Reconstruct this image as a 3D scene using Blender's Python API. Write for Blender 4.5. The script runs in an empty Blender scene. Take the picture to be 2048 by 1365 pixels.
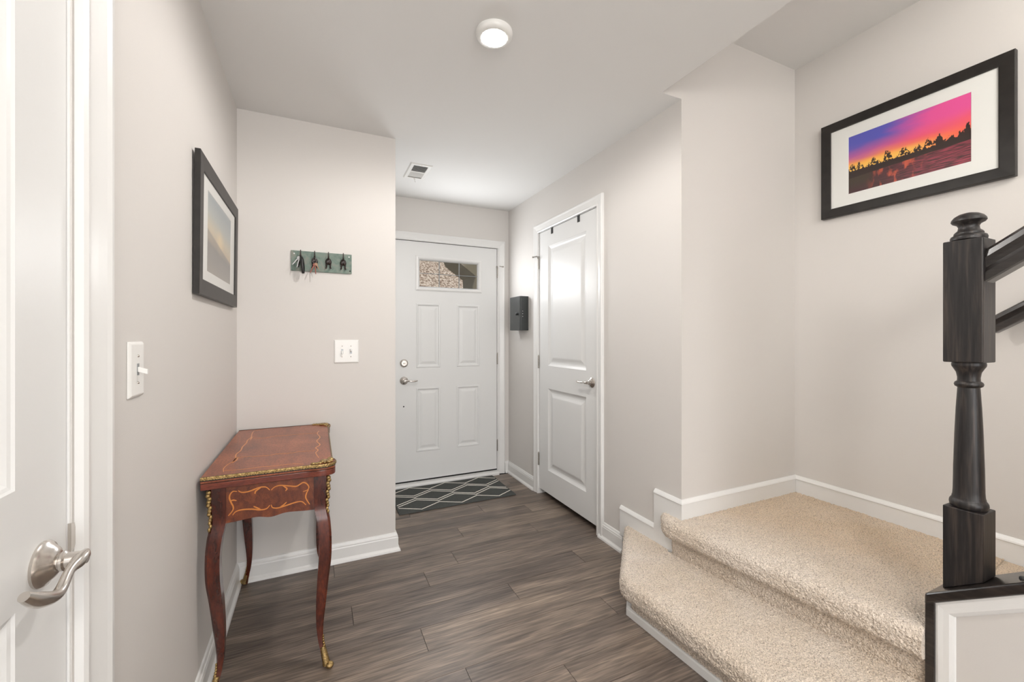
import bpy, bmesh, math, random
from mathutils import Vector, Matrix, noise

random.seed(7)
S = bpy.context.scene
COL = S.collection

# ------------------------------------------------------------------ camera, light, exposure
F_PX, CY, YAW, CAM_Z = 840.7, 673.85, 0.4362, 1.2662
cam_d = bpy.data.cameras.new('camera')
cam_d.sensor_width = 36.0
cam_d.lens = F_PX / 2048 * 36.0
cam_d.shift_y = -(682.5 - CY) / 2048
cam_d.clip_start = 0.02
cam = bpy.data.objects.new('camera', cam_d)
cam.location = (0, 0, CAM_Z)
cam.rotation_euler = (math.pi / 2, 0, -YAW)
COL.objects.link(cam)
S.camera = cam

S.view_settings.view_transform = 'Standard'
S.view_settings.look = 'None'
S.view_settings.gamma = 1.0
S.view_settings.use_curve_mapping = False
S.view_settings.exposure = 0.16

W = bpy.data.worlds.new('sky')
S.world = W
W.use_nodes = True
wn = W.node_tree
wn.nodes.clear()
sky = wn.nodes.new('ShaderNodeTexSky')
sky.sky_type = 'HOSEK_WILKIE'
sky.turbidity = 4.0
sky.sun_direction = Vector((-0.5, -0.3, 0.8)).normalized()
bg = wn.nodes.new('ShaderNodeBackground')
bg.inputs['Strength'].default_value = 2.2
wo = wn.nodes.new('ShaderNodeOutputWorld')
wn.links.new(sky.outputs[0], bg.inputs[0])
wn.links.new(bg.outputs[0], wo.inputs[0])


def area_light(name, loc, rot, sx, sy, power, color):
    d = bpy.data.lights.new(name, 'AREA')
    d.shape = 'RECTANGLE'
    d.size, d.size_y, d.energy, d.color = sx, sy, power, color
    o = bpy.data.objects.new(name, d)
    o.location, o.rotation_euler = loc, rot
    COL.objects.link(o)
    return o


# added broad soft fill at the unseen rear opening behind the camera
area_light('rear_area_fill', (0.65, -3.35, 1.25), (math.radians(90), 0, 0), 1.9, 2.0, 56, (1.0, 0.985, 0.975))
# daylight entering through the small glass of the front door
YF_GLASS = 3.566
area_light('door_glass_daylight', (1.066, YF_GLASS, 1.81), (math.radians(-90), 0, 0), 0.53, 0.22, 7.5, (0.97, 0.985, 1.0))
# added fill hidden beside the header, brightens the stairwell walls and ceiling
area_light('stairwell_fill', (1.53, -0.75, 2.63), (0, math.radians(-90), 0), 0.3, 1.5, 24, (1.0, 0.96, 0.90))
sn = bpy.data.lights.new('sun', 'SUN')
sn.energy, sn.angle, sn.color = 3.0, 0.02, (1.0, 0.96, 0.9)
sno = bpy.data.objects.new('sun', sn)
sno.rotation_euler = (math.radians(32), math.radians(-22), 0)
COL.objects.link(sno)
# added fill light behind the camera, lifts the stairwell walls
pl = bpy.data.lights.new('rear_point_fill', 'POINT')
pl.energy, pl.color, pl.shadow_soft_size = 50, (1.0, 0.96, 0.915), 0.16
plo = bpy.data.objects.new('rear_point_fill', pl)
plo.location = (0.15, -1.0, 2.06)
COL.objects.link(plo)

LAMP_STRENGTH = 120.0

# ------------------------------------------------------------------ measured room
XL, YS, XS, YF, XR, YA, XE, XA = -0.369, 2.553, 0.427, 3.582, 1.635, 1.527, 1.505, 2.534
H, HU, ZL, Z1 = 2.44, 2.824, 0.365, 0.182


# ------------------------------------------------------------------ materials
def new_mat(name):
    m = bpy.data.materials.new(name)
    m.use_nodes = True
    nt = m.node_tree
    b = nt.nodes['Principled BSDF']
    return m, nt, b


def srgb(r, g, b):
    def f(c):
        c /= 255.0
        return c / 12.92 if c <= 0.04045 else ((c + 0.055) / 1.055) ** 2.4
    return (f(r), f(g), f(b), 1.0)


def nd(nt, t, **kw):
    n = nt.nodes.new(t)
    for k, v in kw.items():
        if k in n.inputs.keys():
            n.inputs[k].default_value = v
        else:
            setattr(n, k, v)
    return n


def ramp(nt, stops, interp='LINEAR'):
    r = nt.nodes.new('ShaderNodeValToRGB')
    r.color_ramp.interpolation = interp
    e = r.color_ramp.elements
    while len(e) > 1:
        e.remove(e[-1])
    e[0].position, e[0].color = stops[0]
    for p, c in stops[1:]:
        x = e.new(p)
        x.color = c
    return r


def plain(name, col, rough=0.5, metal=0.0, spec=0.5, bump=0.0, bscale=300.0, coat=0.0, var=0.0, vscale=3.0):
    m, nt, b = new_mat(name)
    b.inputs['Base Color'].default_value = col
    b.inputs['Roughness'].default_value = rough
    b.inputs['Metallic'].default_value = metal
    b.inputs['Specular IOR Level'].default_value = spec
    b.inputs['Coat Weight'].default_value = coat
    g = nd(nt, 'ShaderNodeNewGeometry')
    if bump:
        n = nd(nt, 'ShaderNodeTexNoise', Scale=bscale, Detail=3.0)
        nt.links.new(g.outputs['Position'], n.inputs['Vector'])
        bp = nd(nt, 'ShaderNodeBump', Strength=bump, Distance=0.002)
        nt.links.new(n.outputs[0], bp.inputs['Height'])
        nt.links.new(bp.outputs[0], b.inputs['Normal'])
    if var:
        n2 = nd(nt, 'ShaderNodeTexNoise', Scale=vscale, Detail=4.0)
        nt.links.new(g.outputs['Position'], n2.inputs['Vector'])
        c2 = tuple(c * (1 - var) for c in col[:3]) + (1,)
        r = ramp(nt, [(0.3, c2), (0.7, col)])
        nt.links.new(n2.outputs[0], r.inputs[0])
        nt.links.new(r.outputs[0], b.inputs['Base Color'])
    return m


M = {}
M['wall'] = plain('wall_paint', (0.665, 0.642, 0.618, 1), 0.55, spec=0.35, bump=0.12, bscale=260)
M['ceil'] = plain('ceiling_paint', (0.80, 0.80, 0.79, 1), 0.85, spec=0.2, bump=0.1, bscale=200)
M['trim'] = plain('white_trim_paint', (0.78, 0.78, 0.77, 1), 0.28, spec=0.5)
M['door'] = plain('white_door_paint', (0.745, 0.75, 0.745, 1), 0.38, spec=0.5, bump=0.05, bscale=160)
M['plastic'] = plain('white_plastic', (0.82, 0.82, 0.80, 1), 0.3)
M['nickel'] = plain('satin_nickel', (0.62, 0.58, 0.54, 1), 0.24, metal=1.0)
M['hinge_metal'] = plain('hinge_metal', (0.36, 0.34, 0.31, 1), 0.35, metal=1.0)
M['dark'] = plain('dark_void', (0.01, 0.01, 0.01, 1), 0.9)
M['black_metal'] = plain('black_metal', (0.015, 0.016, 0.017, 1), 0.38, spec=0.5)
M['gunmetal'] = plain('charcoal_enamel', (0.030, 0.034, 0.034, 1), 0.3, spec=0.6)
M['bronze'] = plain('oil_rubbed_bronze', (0.018, 0.009, 0.007, 1), 0.4, spec=0.6)
M['frame'] = plain('espresso_picture_frame', (0.024, 0.021, 0.019, 1), 0.42, spec=0.35, var=0.4, vscale=20)
M['mat_board'] = plain('white_mat_board', (0.84, 0.83, 0.82, 1), 0.6)
M['gold'] = plain('gilt_bronze', (0.56, 0.39, 0.17, 1), 0.26, metal=1.0, bump=0.9, bscale=420, var=0.55, vscale=160)
M['inlay'] = plain('satinwood_inlay', srgb(206, 130, 62), 0.3, spec=0.5)
M['steel'] = plain('key_steel', (0.24, 0.24, 0.24, 1), 0.3, metal=1.0)
M['keyred'] = plain('copper_red_key', (0.17, 0.05, 0.035, 1), 0.4, metal=0.5)
M['keytan'] = plain('worn_brass_key', (0.22, 0.14, 0.09, 1), 0.4, metal=0.8)
M['fob'] = plain('black_fob_plastic', (0.012, 0.012, 0.012, 1), 0.25)
M['rug'] = plain('charcoal_rug', srgb(92, 94, 92), 0.95, spec=0.1, bump=0.8, bscale=700, var=0.35, vscale=260)
M['yarn'] = plain('cream_yarn', srgb(252, 246, 236), 0.95, spec=0.1, bump=0.8, bscale=600, var=0.2, vscale=300)
M['stone'] = plain('porch_soffit', srgb(130, 118, 96), 0.9)
M['concrete'] = plain('concrete', (0.55, 0.53, 0.5, 1), 0.9, var=0.2)
M['siding'] = plain('beige_siding', (0.5, 0.46, 0.4, 1), 0.8)
M['caming'] = plain('zinc_caming', (0.30, 0.32, 0.33, 1), 0.4, metal=0.6)
M['dots'] = plain('dial_white', (0.8, 0.8, 0.8, 1), 0.4)
M['hole'] = plain('drilled_hole', (0.02, 0.02, 0.02, 1), 0.8)


def lens_mat():
    m, nt, b = new_mat('lamp_lens')
    b.inputs['Base Color'].default_value = (0.9, 0.9, 0.9, 1)
    b.inputs['Emission Color'].default_value = (1.0, 0.93, 0.85, 1)
    b.inputs['Emission Strength'].default_value = LAMP_STRENGTH
    return m


M['lens'] = lens_mat()


def math_node(nt, op, a, b=None, clamp=False):
    n = nt.nodes.new('ShaderNodeMath')
    n.operation = op
    n.use_clamp = clamp
    for i, v in enumerate((a, b)):
        if v is None:
            continue
        if isinstance(v, (int, float)):
            n.inputs[i].default_value = v
        else:
            nt.links.new(v, n.inputs[i])
    return n.outputs[0]


def mixc(nt, fac, a, b):
    n = nt.nodes.new('ShaderNodeMixRGB')
    for i, v in enumerate((fac, a, b)):
        if isinstance(v, (int, float)):
            n.inputs[i].default_value = v
        elif isinstance(v, tuple):
            n.inputs[i].default_value = v
        else:
            nt.links.new(v, n.inputs[i])
    return n.outputs[0]


def smooth(nt, x, e0, e1):
    n = nt.nodes.new('ShaderNodeMapRange')
    n.interpolation_type = 'SMOOTHSTEP'
    n.inputs['From Min'].default_value = e0
    n.inputs['From Max'].default_value = e1
    nt.links.new(x, n.inputs['Value'])
    return n.outputs[0]


def glass_mat():
    m, nt, b = new_mat('thin_glass')
    nt.nodes.remove(b)
    out = nt.nodes['Material Output']
    t = nd(nt, 'ShaderNodeBsdfTransparent')
    t.inputs[0].default_value = (0.97, 0.98, 0.97, 1)
    gl = nd(nt, 'ShaderNodeBsdfGlossy')
    gl.inputs['Roughness'].default_value = 0.02
    g = nd(nt, 'ShaderNodeNewGeometry')
    dt = nd(nt, 'ShaderNodeVectorMath', operation='DOT_PRODUCT')
    nt.links.new(g.outputs['Incoming'], dt.inputs[0])
    nt.links.new(g.outputs['Normal'], dt.inputs[1])
    k = math_node(nt, 'ABSOLUTE', dt.outputs['Value'])
    k = math_node(nt, 'POWER', math_node(nt, 'SUBTRACT', 1.0, k), 5.0)
    k = math_node(nt, 'ADD', math_node(nt, 'MULTIPLY', k, 0.9), 0.022)
    mx = nd(nt, 'ShaderNodeMixShader')
    nt.links.new(k, mx.inputs[0])
    nt.links.new(t.outputs[0], mx.inputs[1])
    nt.links.new(gl.outputs[0], mx.inputs[2])
    nt.links.new(mx.outputs[0], out.inputs['Surface'])
    return m


M['glass'] = glass_mat()


def plank_mat():
    m, nt, b = new_mat('vinyl_plank')
    g = nd(nt, 'ShaderNodeNewGeometry')
    oi = nd(nt, 'ShaderNodeObjectInfo')
    ml = nd(nt, 'ShaderNodeMath', operation='MULTIPLY')
    ml.inputs[1].default_value = 37.0
    nt.links.new(oi.outputs['Random'], ml.inputs[0])
    cb = nd(nt, 'ShaderNodeCombineXYZ')
    nt.links.new(ml.outputs[0], cb.inputs[0])
    nt.links.new(ml.outputs[0], cb.inputs[2])
    ad = nd(nt, 'ShaderNodeVectorMath', operation='ADD')
    nt.links.new(g.outputs['Position'], ad.inputs[0])
    nt.links.new(cb.outputs[0], ad.inputs[1])

    def grain(sx, sy, scale, detail, dist=0.0):
        mp = nd(nt, 'ShaderNodeMapping')
        mp.inputs['Scale'].default_value = (sx, sy, 1)
        nt.links.new(ad.outputs[0], mp.inputs[0])
        n = nd(nt, 'ShaderNodeTexNoise', Scale=scale, Detail=detail, Distortion=dist)
        nt.links.new(mp.outputs[0], n.inputs['Vector'])
        return n
    big = grain(1.6, 11, 1.0, 5.0, 0.6)
    fine = grain(8, 150, 1.0, 4.0, 0.3)
    mp = nd(nt, 'ShaderNodeMapping')
    mp.inputs['Scale'].default_value = (1.1, 9.0, 1)
    nt.links.new(ad.outputs[0], mp.inputs[0])
    wv = nd(nt, 'ShaderNodeTexWave', Scale=2.6, Distortion=9.0, Detail=2.0)
    wv.wave_type = 'RINGS'
    wv.inputs['Detail Scale'].default_value = 0.8
    nt.links.new(mp.outputs[0], wv.inputs['Vector'])
    r1 = ramp(nt, [(0.25, srgb(83, 74, 69)), (0.5, srgb(116, 105, 97)), (0.75, srgb(152, 138, 126))])
    nt.links.new(big.outputs[0], r1.inputs[0])
    r2 = ramp(nt, [(0.3, (0.55, 0.55, 0.55, 1)), (0.62, (1.15, 1.13, 1.1, 1))])
    nt.links.new(fine.outputs[0], r2.inputs[0])
    r3 = ramp(nt, [(0.0, (0.86, 0.85, 0.84, 1)), (0.5, (1, 1, 1, 1)), (0.93, (1.0, 1, 1, 1)), (1.0, (1.28, 1.26, 1.22, 1))])
    nt.links.new(wv.outputs[0], r3.inputs[0])
    m1 = nd(nt, 'ShaderNodeMixRGB', blend_type='MULTIPLY')
    m1.inputs[0].default_value = 1.0
    nt.links.new(r1.outputs[0], m1.inputs[1])
    nt.links.new(r2.outputs[0], m1.inputs[2])
    m2 = nd(nt, 'ShaderNodeMixRGB', blend_type='MULTIPLY')
    m2.inputs[0].default_value = 0.9
    nt.links.new(m1.outputs[0], m2.inputs[1])
    nt.links.new(r3.outputs[0], m2.inputs[2])
    r4 = ramp(nt, [(0.0, (0.86, 0.86, 0.87, 1)), (1.0, (1.14, 1.12, 1.08, 1))])
    nt.links.new(oi.outputs['Random'], r4.inputs[0])
    m3 = nd(nt, 'ShaderNodeMixRGB', blend_type='MULTIPLY')
    m3.inputs[0].default_value = 1.0
    nt.links.new(m2.outputs[0], m3.inputs[1])
    nt.links.new(r4.outputs[0], m3.inputs[2])
    nt.links.new(m3.outputs[0], b.inputs['Base Color'])
    b.inputs['Roughness'].default_value = 0.38
    b.inputs['Specular IOR Level'].default_value = 0.5
    bp = nd(nt, 'ShaderNodeBump', Strength=0.25, Distance=0.001)
    nt.links.new(fine.outputs[0], bp.inputs['Height'])
    nt.links.new(bp.outputs[0], b.inputs['Normal'])
    return m


M['plank'] = plank_mat()


def wood_mat(name, c0, c1, c2, axis=(1, 12, 12), scale=3.0, rough=0.3, coat=0.3, bump=0.1, fine=60.0):
    m, nt, b = new_mat(name)
    g = nd(nt, 'ShaderNodeNewGeometry')
    mp = nd(nt, 'ShaderNodeMapping')
    mp.inputs['Scale'].default_value = axis
    nt.links.new(g.outputs['Position'], mp.inputs[0])
    n = nd(nt, 'ShaderNodeTexNoise', Scale=scale, Detail=5.0, Distortion=0.8)
    nt.links.new(mp.outputs[0], n.inputs['Vector'])
    r = ramp(nt, [(0.28, c0), (0.5, c1), (0.72, c2)])
    nt.links.new(n.outputs[0], r.inputs[0])
    n2 = nd(nt, 'ShaderNodeTexNoise', Scale=fine, Detail=2.0)
    nt.links.new(mp.outputs[0], n2.inputs['Vector'])
    r2 = ramp(nt, [(0.35, (0.72, 0.72, 0.72, 1)), (0.6, (1.08, 1.08, 1.08, 1))])
    nt.links.new(n2.outputs[0], r2.inputs[0])
    mx = nd(nt, 'ShaderNodeMixRGB', blend_type='MULTIPLY')
    mx.inputs[0].default_value = 1.0
    nt.links.new(r.outputs[0], mx.inputs[1])
    nt.links.new(r2.outputs[0], mx.inputs[2])
    nt.links.new(mx.outputs[0], b.inputs['Base Color'])
    b.inputs['Roughness'].default_value = rough
    b.inputs['Coat Weight'].default_value = coat
    b.inputs['Coat Roughness'].default_value = 0.15
    bp = nd(nt, 'ShaderNodeBump', Strength=bump, Distance=0.001)
    nt.links.new(n2.outputs[0], bp.inputs['Height'])
    nt.links.new(bp.outputs[0], b.inputs['Normal'])
    return m


M['top_wood'] = wood_mat('kingwood_top', srgb(112, 56, 34), srgb(144, 76, 46), srgb(166, 94, 60), (5, 2.2, 2), 2.0, 0.36, 0.18, 0.05, 30)
M['red_wood'] = wood_mat('mahogany', srgb(42, 14, 8), srgb(76, 28, 14), srgb(102, 42, 21), (9, 9, 3), 2.5, 0.24, 0.35, 0.05, 20)
M['edge_wood'] = wood_mat('mahogany_edge', srgb(84, 34, 22), srgb(108, 46, 30), srgb(124, 58, 38), (4, 4, 14), 2.5, 0.3, 0.3, 0.05, 20)
M['apron_wood'] = wood_mat('apron_veneer', srgb(78, 34, 18), srgb(108, 52, 27), srgb(130, 68, 35), (14, 4, 9), 3.0, 0.36, 0.15, 0.05, 30)
M['ebony'] = plain('ebonized_edge', (0.012, 0.008, 0.007, 1), 0.3)
M['newel'] = wood_mat('espresso_oak', srgb(20, 19, 20), srgb(36, 33, 33), srgb(66, 57, 52), (22, 22, 1.3), 3.0, 0.42, 0.05, 0.35, 11)
M['rail'] = wood_mat('espresso_oak_rail', srgb(24, 21, 20), srgb(38, 33, 31), srgb(56, 47, 43), (22, 1.5, 16), 3.0, 0.28, 0.3, 0.25, 11)


def carpet_mat():
    m, nt, b = new_mat('beige_carpet')
    g = nd(nt, 'ShaderNodeNewGeometry')
    n1 = nd(nt, 'ShaderNodeTexNoise', Scale=3.0, Detail=4.0)
    n2 = nd(nt, 'ShaderNodeTexNoise', Scale=230.0, Detail=3.0)
    n3 = nd(nt, 'ShaderNodeTexVoronoi', Scale=210.0)
    for n in (n1, n2, n3):
        nt.links.new(g.outputs['Position'], n.inputs['Vector'])
    r1 = ramp(nt, [(0.3, srgb(216, 200, 181)), (0.7, srgb(232, 221, 209))])
    nt.links.new(n1.outputs[0], r1.inputs[0])
    r2 = ramp(nt, [(0.33, (0.42, 0.40, 0.385, 1)), (0.47, (0.95, 0.95, 0.95, 1)), (0.66, (1.15, 1.15, 1.15, 1))])
    nt.links.new(n2.outputs[0], r2.inputs[0])
    mx = nd(nt, 'ShaderNodeMixRGB', blend_type='MULTIPLY')
    mx.inputs[0].default_value = 0.85
    # tanner pile colour towards the back of the landing
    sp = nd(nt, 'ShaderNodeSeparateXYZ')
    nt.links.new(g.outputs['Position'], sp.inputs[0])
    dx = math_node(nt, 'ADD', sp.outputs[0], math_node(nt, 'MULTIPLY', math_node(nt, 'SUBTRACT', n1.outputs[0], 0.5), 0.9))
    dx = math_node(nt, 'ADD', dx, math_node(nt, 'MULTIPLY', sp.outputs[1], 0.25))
    back_tan = mixc(nt, math_node(nt, 'MULTIPLY', smooth(nt, dx, 1.98, 2.45), 0.5), r1.outputs[0], srgb(204, 174, 134))
    nt.links.new(back_tan, mx.inputs[1])
    nt.links.new(r2.outputs[0], mx.inputs[2])
    nt.links.new(mx.outputs[0], b.inputs['Base Color'])
    b.inputs['Roughness'].default_value = 1.0
    b.inputs['Specular IOR Level'].default_value = 0.05
    b.inputs['Sheen Weight'].default_value = 0.25
    bp = nd(nt, 'ShaderNodeBump', Strength=0.9, Distance=0.004)
    nt.links.new(n3.outputs[0], bp.inputs['Height'])
    nt.links.new(bp.outputs[0], b.inputs['Normal'])
    return m


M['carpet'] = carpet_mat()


def verdigris_mat():
    m, nt, b = new_mat('verdigris_board')
    g = nd(nt, 'ShaderNodeNewGeometry')
    n = nd(nt, 'ShaderNodeTexNoise', Scale=28.0, Detail=6.0, Distortion=1.0)
    nt.links.new(g.outputs['Position'], n.inputs['Vector'])
    r = ramp(nt, [(0.3, srgb(82, 104, 94)), (0.5, srgb(108, 126, 115)), (0.68, srgb(126, 128, 118))])
    nt.links.new(n.outputs[0], r.inputs[0])
    nt.links.new(r.outputs[0], b.inputs['Base Color'])
    b.inputs['Roughness'].default_value = 0.5
    return m


M['verdigris'] = verdigris_mat()


def shingle_mat():
    m, nt, b = new_mat('asphalt_shingle')
    g = nd(nt, 'ShaderNodeNewGeometry')
    n = nd(nt, 'ShaderNodeTexNoise', Scale=30.0, Detail=4.0)
    nt.links.new(g.outputs['Position'], n.inputs['Vector'])
    r = ramp(nt, [(0.38, srgb(120, 98, 82)), (0.5, srgb(176, 154, 136)), (0.64, srgb(214, 198, 182))])
    nt.links.new(n.outputs[0], r.inputs[0])
    nt.links.new(r.outputs[0], b.inputs['Base Color'])
    b.inputs['Roughness'].default_value = 0.95
    return m


M['shingle'] = shingle_mat()


def uv_axes(nt):
    tc = nt.nodes.new('ShaderNodeUVMap')
    sp = nt.nodes.new('ShaderNodeSeparateXYZ')
    nt.links.new(tc.outputs[0], sp.inputs[0])
    return tc.outputs[0], sp.outputs[0], sp.outputs[1]


def unoise(nt, uv, sx, sy, detail=4.0, off=0.0):
    mp = nt.nodes.new('ShaderNodeMapping')
    mp.inputs['Scale'].default_value = (sx, sy, 1)
    mp.inputs['Location'].default_value = (off, off, 0)
    nt.links.new(uv, mp.inputs[0])
    n = nt.nodes.new('ShaderNodeTexNoise')
    n.inputs['Scale'].default_value = 1.0
    n.inputs['Detail'].default_value = detail
    nt.links.new(mp.outputs[0], n.inputs['Vector'])
    return n.outputs[0]


def sunset_mat():
    m, nt, b = new_mat('sunset_lake_print')
    uv, u, v = uv_axes(nt)
    # sky: blue-violet on the left, pink on the right, glowing orange towards the tree line
    w = unoise(nt, uv, 2.2, 5.0, 4.0)
    uu = math_node(nt, 'ADD', u, math_node(nt, 'MULTIPLY', math_node(nt, 'SUBTRACT', w, 0.5), 0.55))
    top = mixc(nt, smooth(nt, uu, 0.28, 0.78), srgb(92, 92, 190), srgb(236, 88, 160))
    mid = mixc(nt, smooth(nt, uu, 0.0, 0.75), srgb(196, 96, 160), srgb(242, 92, 120))
    low = mixc(nt, smooth(nt, u, 0.1, 1.0), srgb(255, 158, 70), srgb(250, 108, 84))
    vv = math_node(nt, 'ADD', v, math_node(nt, 'MULTIPLY', math_node(nt, 'SUBTRACT', w, 0.5), 0.22))
    sk = mixc(nt, smooth(nt, vv, 0.58, 0.84), mid, top)
    sk = mixc(nt, smooth(nt, vv, 0.46, 0.66), low, sk)
    # bright gaps behind the trees
    gl = math_node(nt, 'MULTIPLY', smooth(nt, v, 0.56, 0.44), smooth(nt, u, 0.92, 0.5))
    sk = mixc(nt, math_node(nt, 'MULTIPLY', gl, 0.8), sk, srgb(255, 206, 96))
    # water
    st = unoise(nt, uv, 9.0, 60.0, 3.0)
    col = unoise(nt, uv, 22.0, 5.0, 4.0, 5.0)
    wa = mixc(nt, smooth(nt, u, 0.15, 0.95), srgb(70, 40, 40), srgb(168, 62, 82))
    wa = mixc(nt, smooth(nt, st, 0.35, 0.7), srgb(66, 28, 36), wa)
    glow = math_node(nt, 'MULTIPLY', smooth(nt, u, 0.14, 0.36), smooth(nt, u, 0.75, 0.5))
    glow = math_node(nt, 'MULTIPLY', glow, smooth(nt, col, 0.48, 0.66))
    wa = mixc(nt, math_node(nt, 'MULTIPLY', glow, 0.7), wa, srgb(226, 100, 66))
    dk = math_node(nt, 'MULTIPLY', smooth(nt, u, 0.27, 0.16), smooth(nt, v, 0.02, 0.2))
    wa = mixc(nt, math_node(nt, 'MULTIPLY', dk, 0.85), wa, srgb(62, 50, 36))
    # shore and trees
    sn = unoise(nt, uv, 7.0, 0.0, 2.0, 1.0)
    base = math_node(nt, 'ADD', 0.265, math_node(nt, 'MULTIPLY', u, 0.06))
    tn = unoise(nt, uv, 15.0, 0.0, 5.0, 3.0)
    tl = math_node(nt, 'MULTIPLY', smooth(nt, tn, 0.38, 0.68), 0.17)
    tops = math_node(nt, 'ADD', math_node(nt, 'ADD', 0.39, math_node(nt, 'MULTIPLY', u, 0.02)), tl)
    leaf = unoise(nt, uv, 46.0, 26.0, 4.0, 9.0)
    tops = math_node(nt, 'ADD', tops, math_node(nt, 'MULTIPLY', math_node(nt, 'SUBTRACT', leaf, 0.5), 0.16))
    tree = math_node(nt, 'LESS_THAN', v, tops)
    gap = math_node(nt, 'MULTIPLY', smooth(nt, leaf, 0.52, 0.57), math_node(nt, 'GREATER_THAN', v, 0.385))
    gap = math_node(nt, 'MULTIPLY', gap, math_node(nt, 'LESS_THAN', u, 0.75))
    tree = math_node(nt, 'MULTIPLY', tree, math_node(nt, 'SUBTRACT', 1.0, gap))
    c = mixc(nt, tree, sk, srgb(44, 24, 20))
    isw = math_node(nt, 'LESS_THAN', v, base)
    c = mixc(nt, isw, c, wa)
    nt.links.new(c, b.inputs['Base Color'])
    b.inputs['Roughness'].default_value = 0.4
    return m


def haze_mat():
    m, nt, b = new_mat('misty_sunrise_print')
    uv, u, v = uv_axes(nt)
    r = ramp(nt, [(0.0, srgb(150, 140, 130)), (0.2, srgb(128, 122, 118)), (0.38, srgb(112, 104, 100)), (0.47, srgb(200, 176, 140)), (0.6, srgb(206, 190, 160)), (0.78, srgb(168, 174, 172)), (1.0, srgb(134, 148, 158))])
    nt.links.new(math_node(nt, 'ADD', v, math_node(nt, 'MULTIPLY', u, 0.12)), r.inputs[0])
    du = math_node(nt, 'SUBTRACT', u, 0.5)
    dv = math_node(nt, 'SUBTRACT', v, 0.5)
    d = math_node(nt, 'SQRT', math_node(nt, 'ADD', math_node(nt, 'MULTIPLY', du, du), math_node(nt, 'MULTIPLY', dv, dv)))
    c = mixc(nt, math_node(nt, 'MULTIPLY', smooth(nt, d, 0.22, 0.0), 0.75), r.outputs[0], srgb(244, 214, 160))
    # low dark spit of land running down to the right
    ln = math_node(nt, 'SUBTRACT', v, math_node(nt, 'SUBTRACT', 0.54, math_node(nt, 'MULTIPLY', u, 0.22)))
    land = math_node(nt, 'MULTIPLY', smooth(nt, ln, 0.02, -0.02), smooth(nt, ln, -0.2, -0.02))
    c = mixc(nt, math_node(nt, 'MULTIPLY', land, 0.65), c, srgb(92, 88, 88))
    nt.links.new(c, b.inputs['Base Color'])
    b.inputs['Roughness'].default_value = 0.4
    return m


M['sunset'] = sunset_mat()
M['haze'] = haze_mat()


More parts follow.
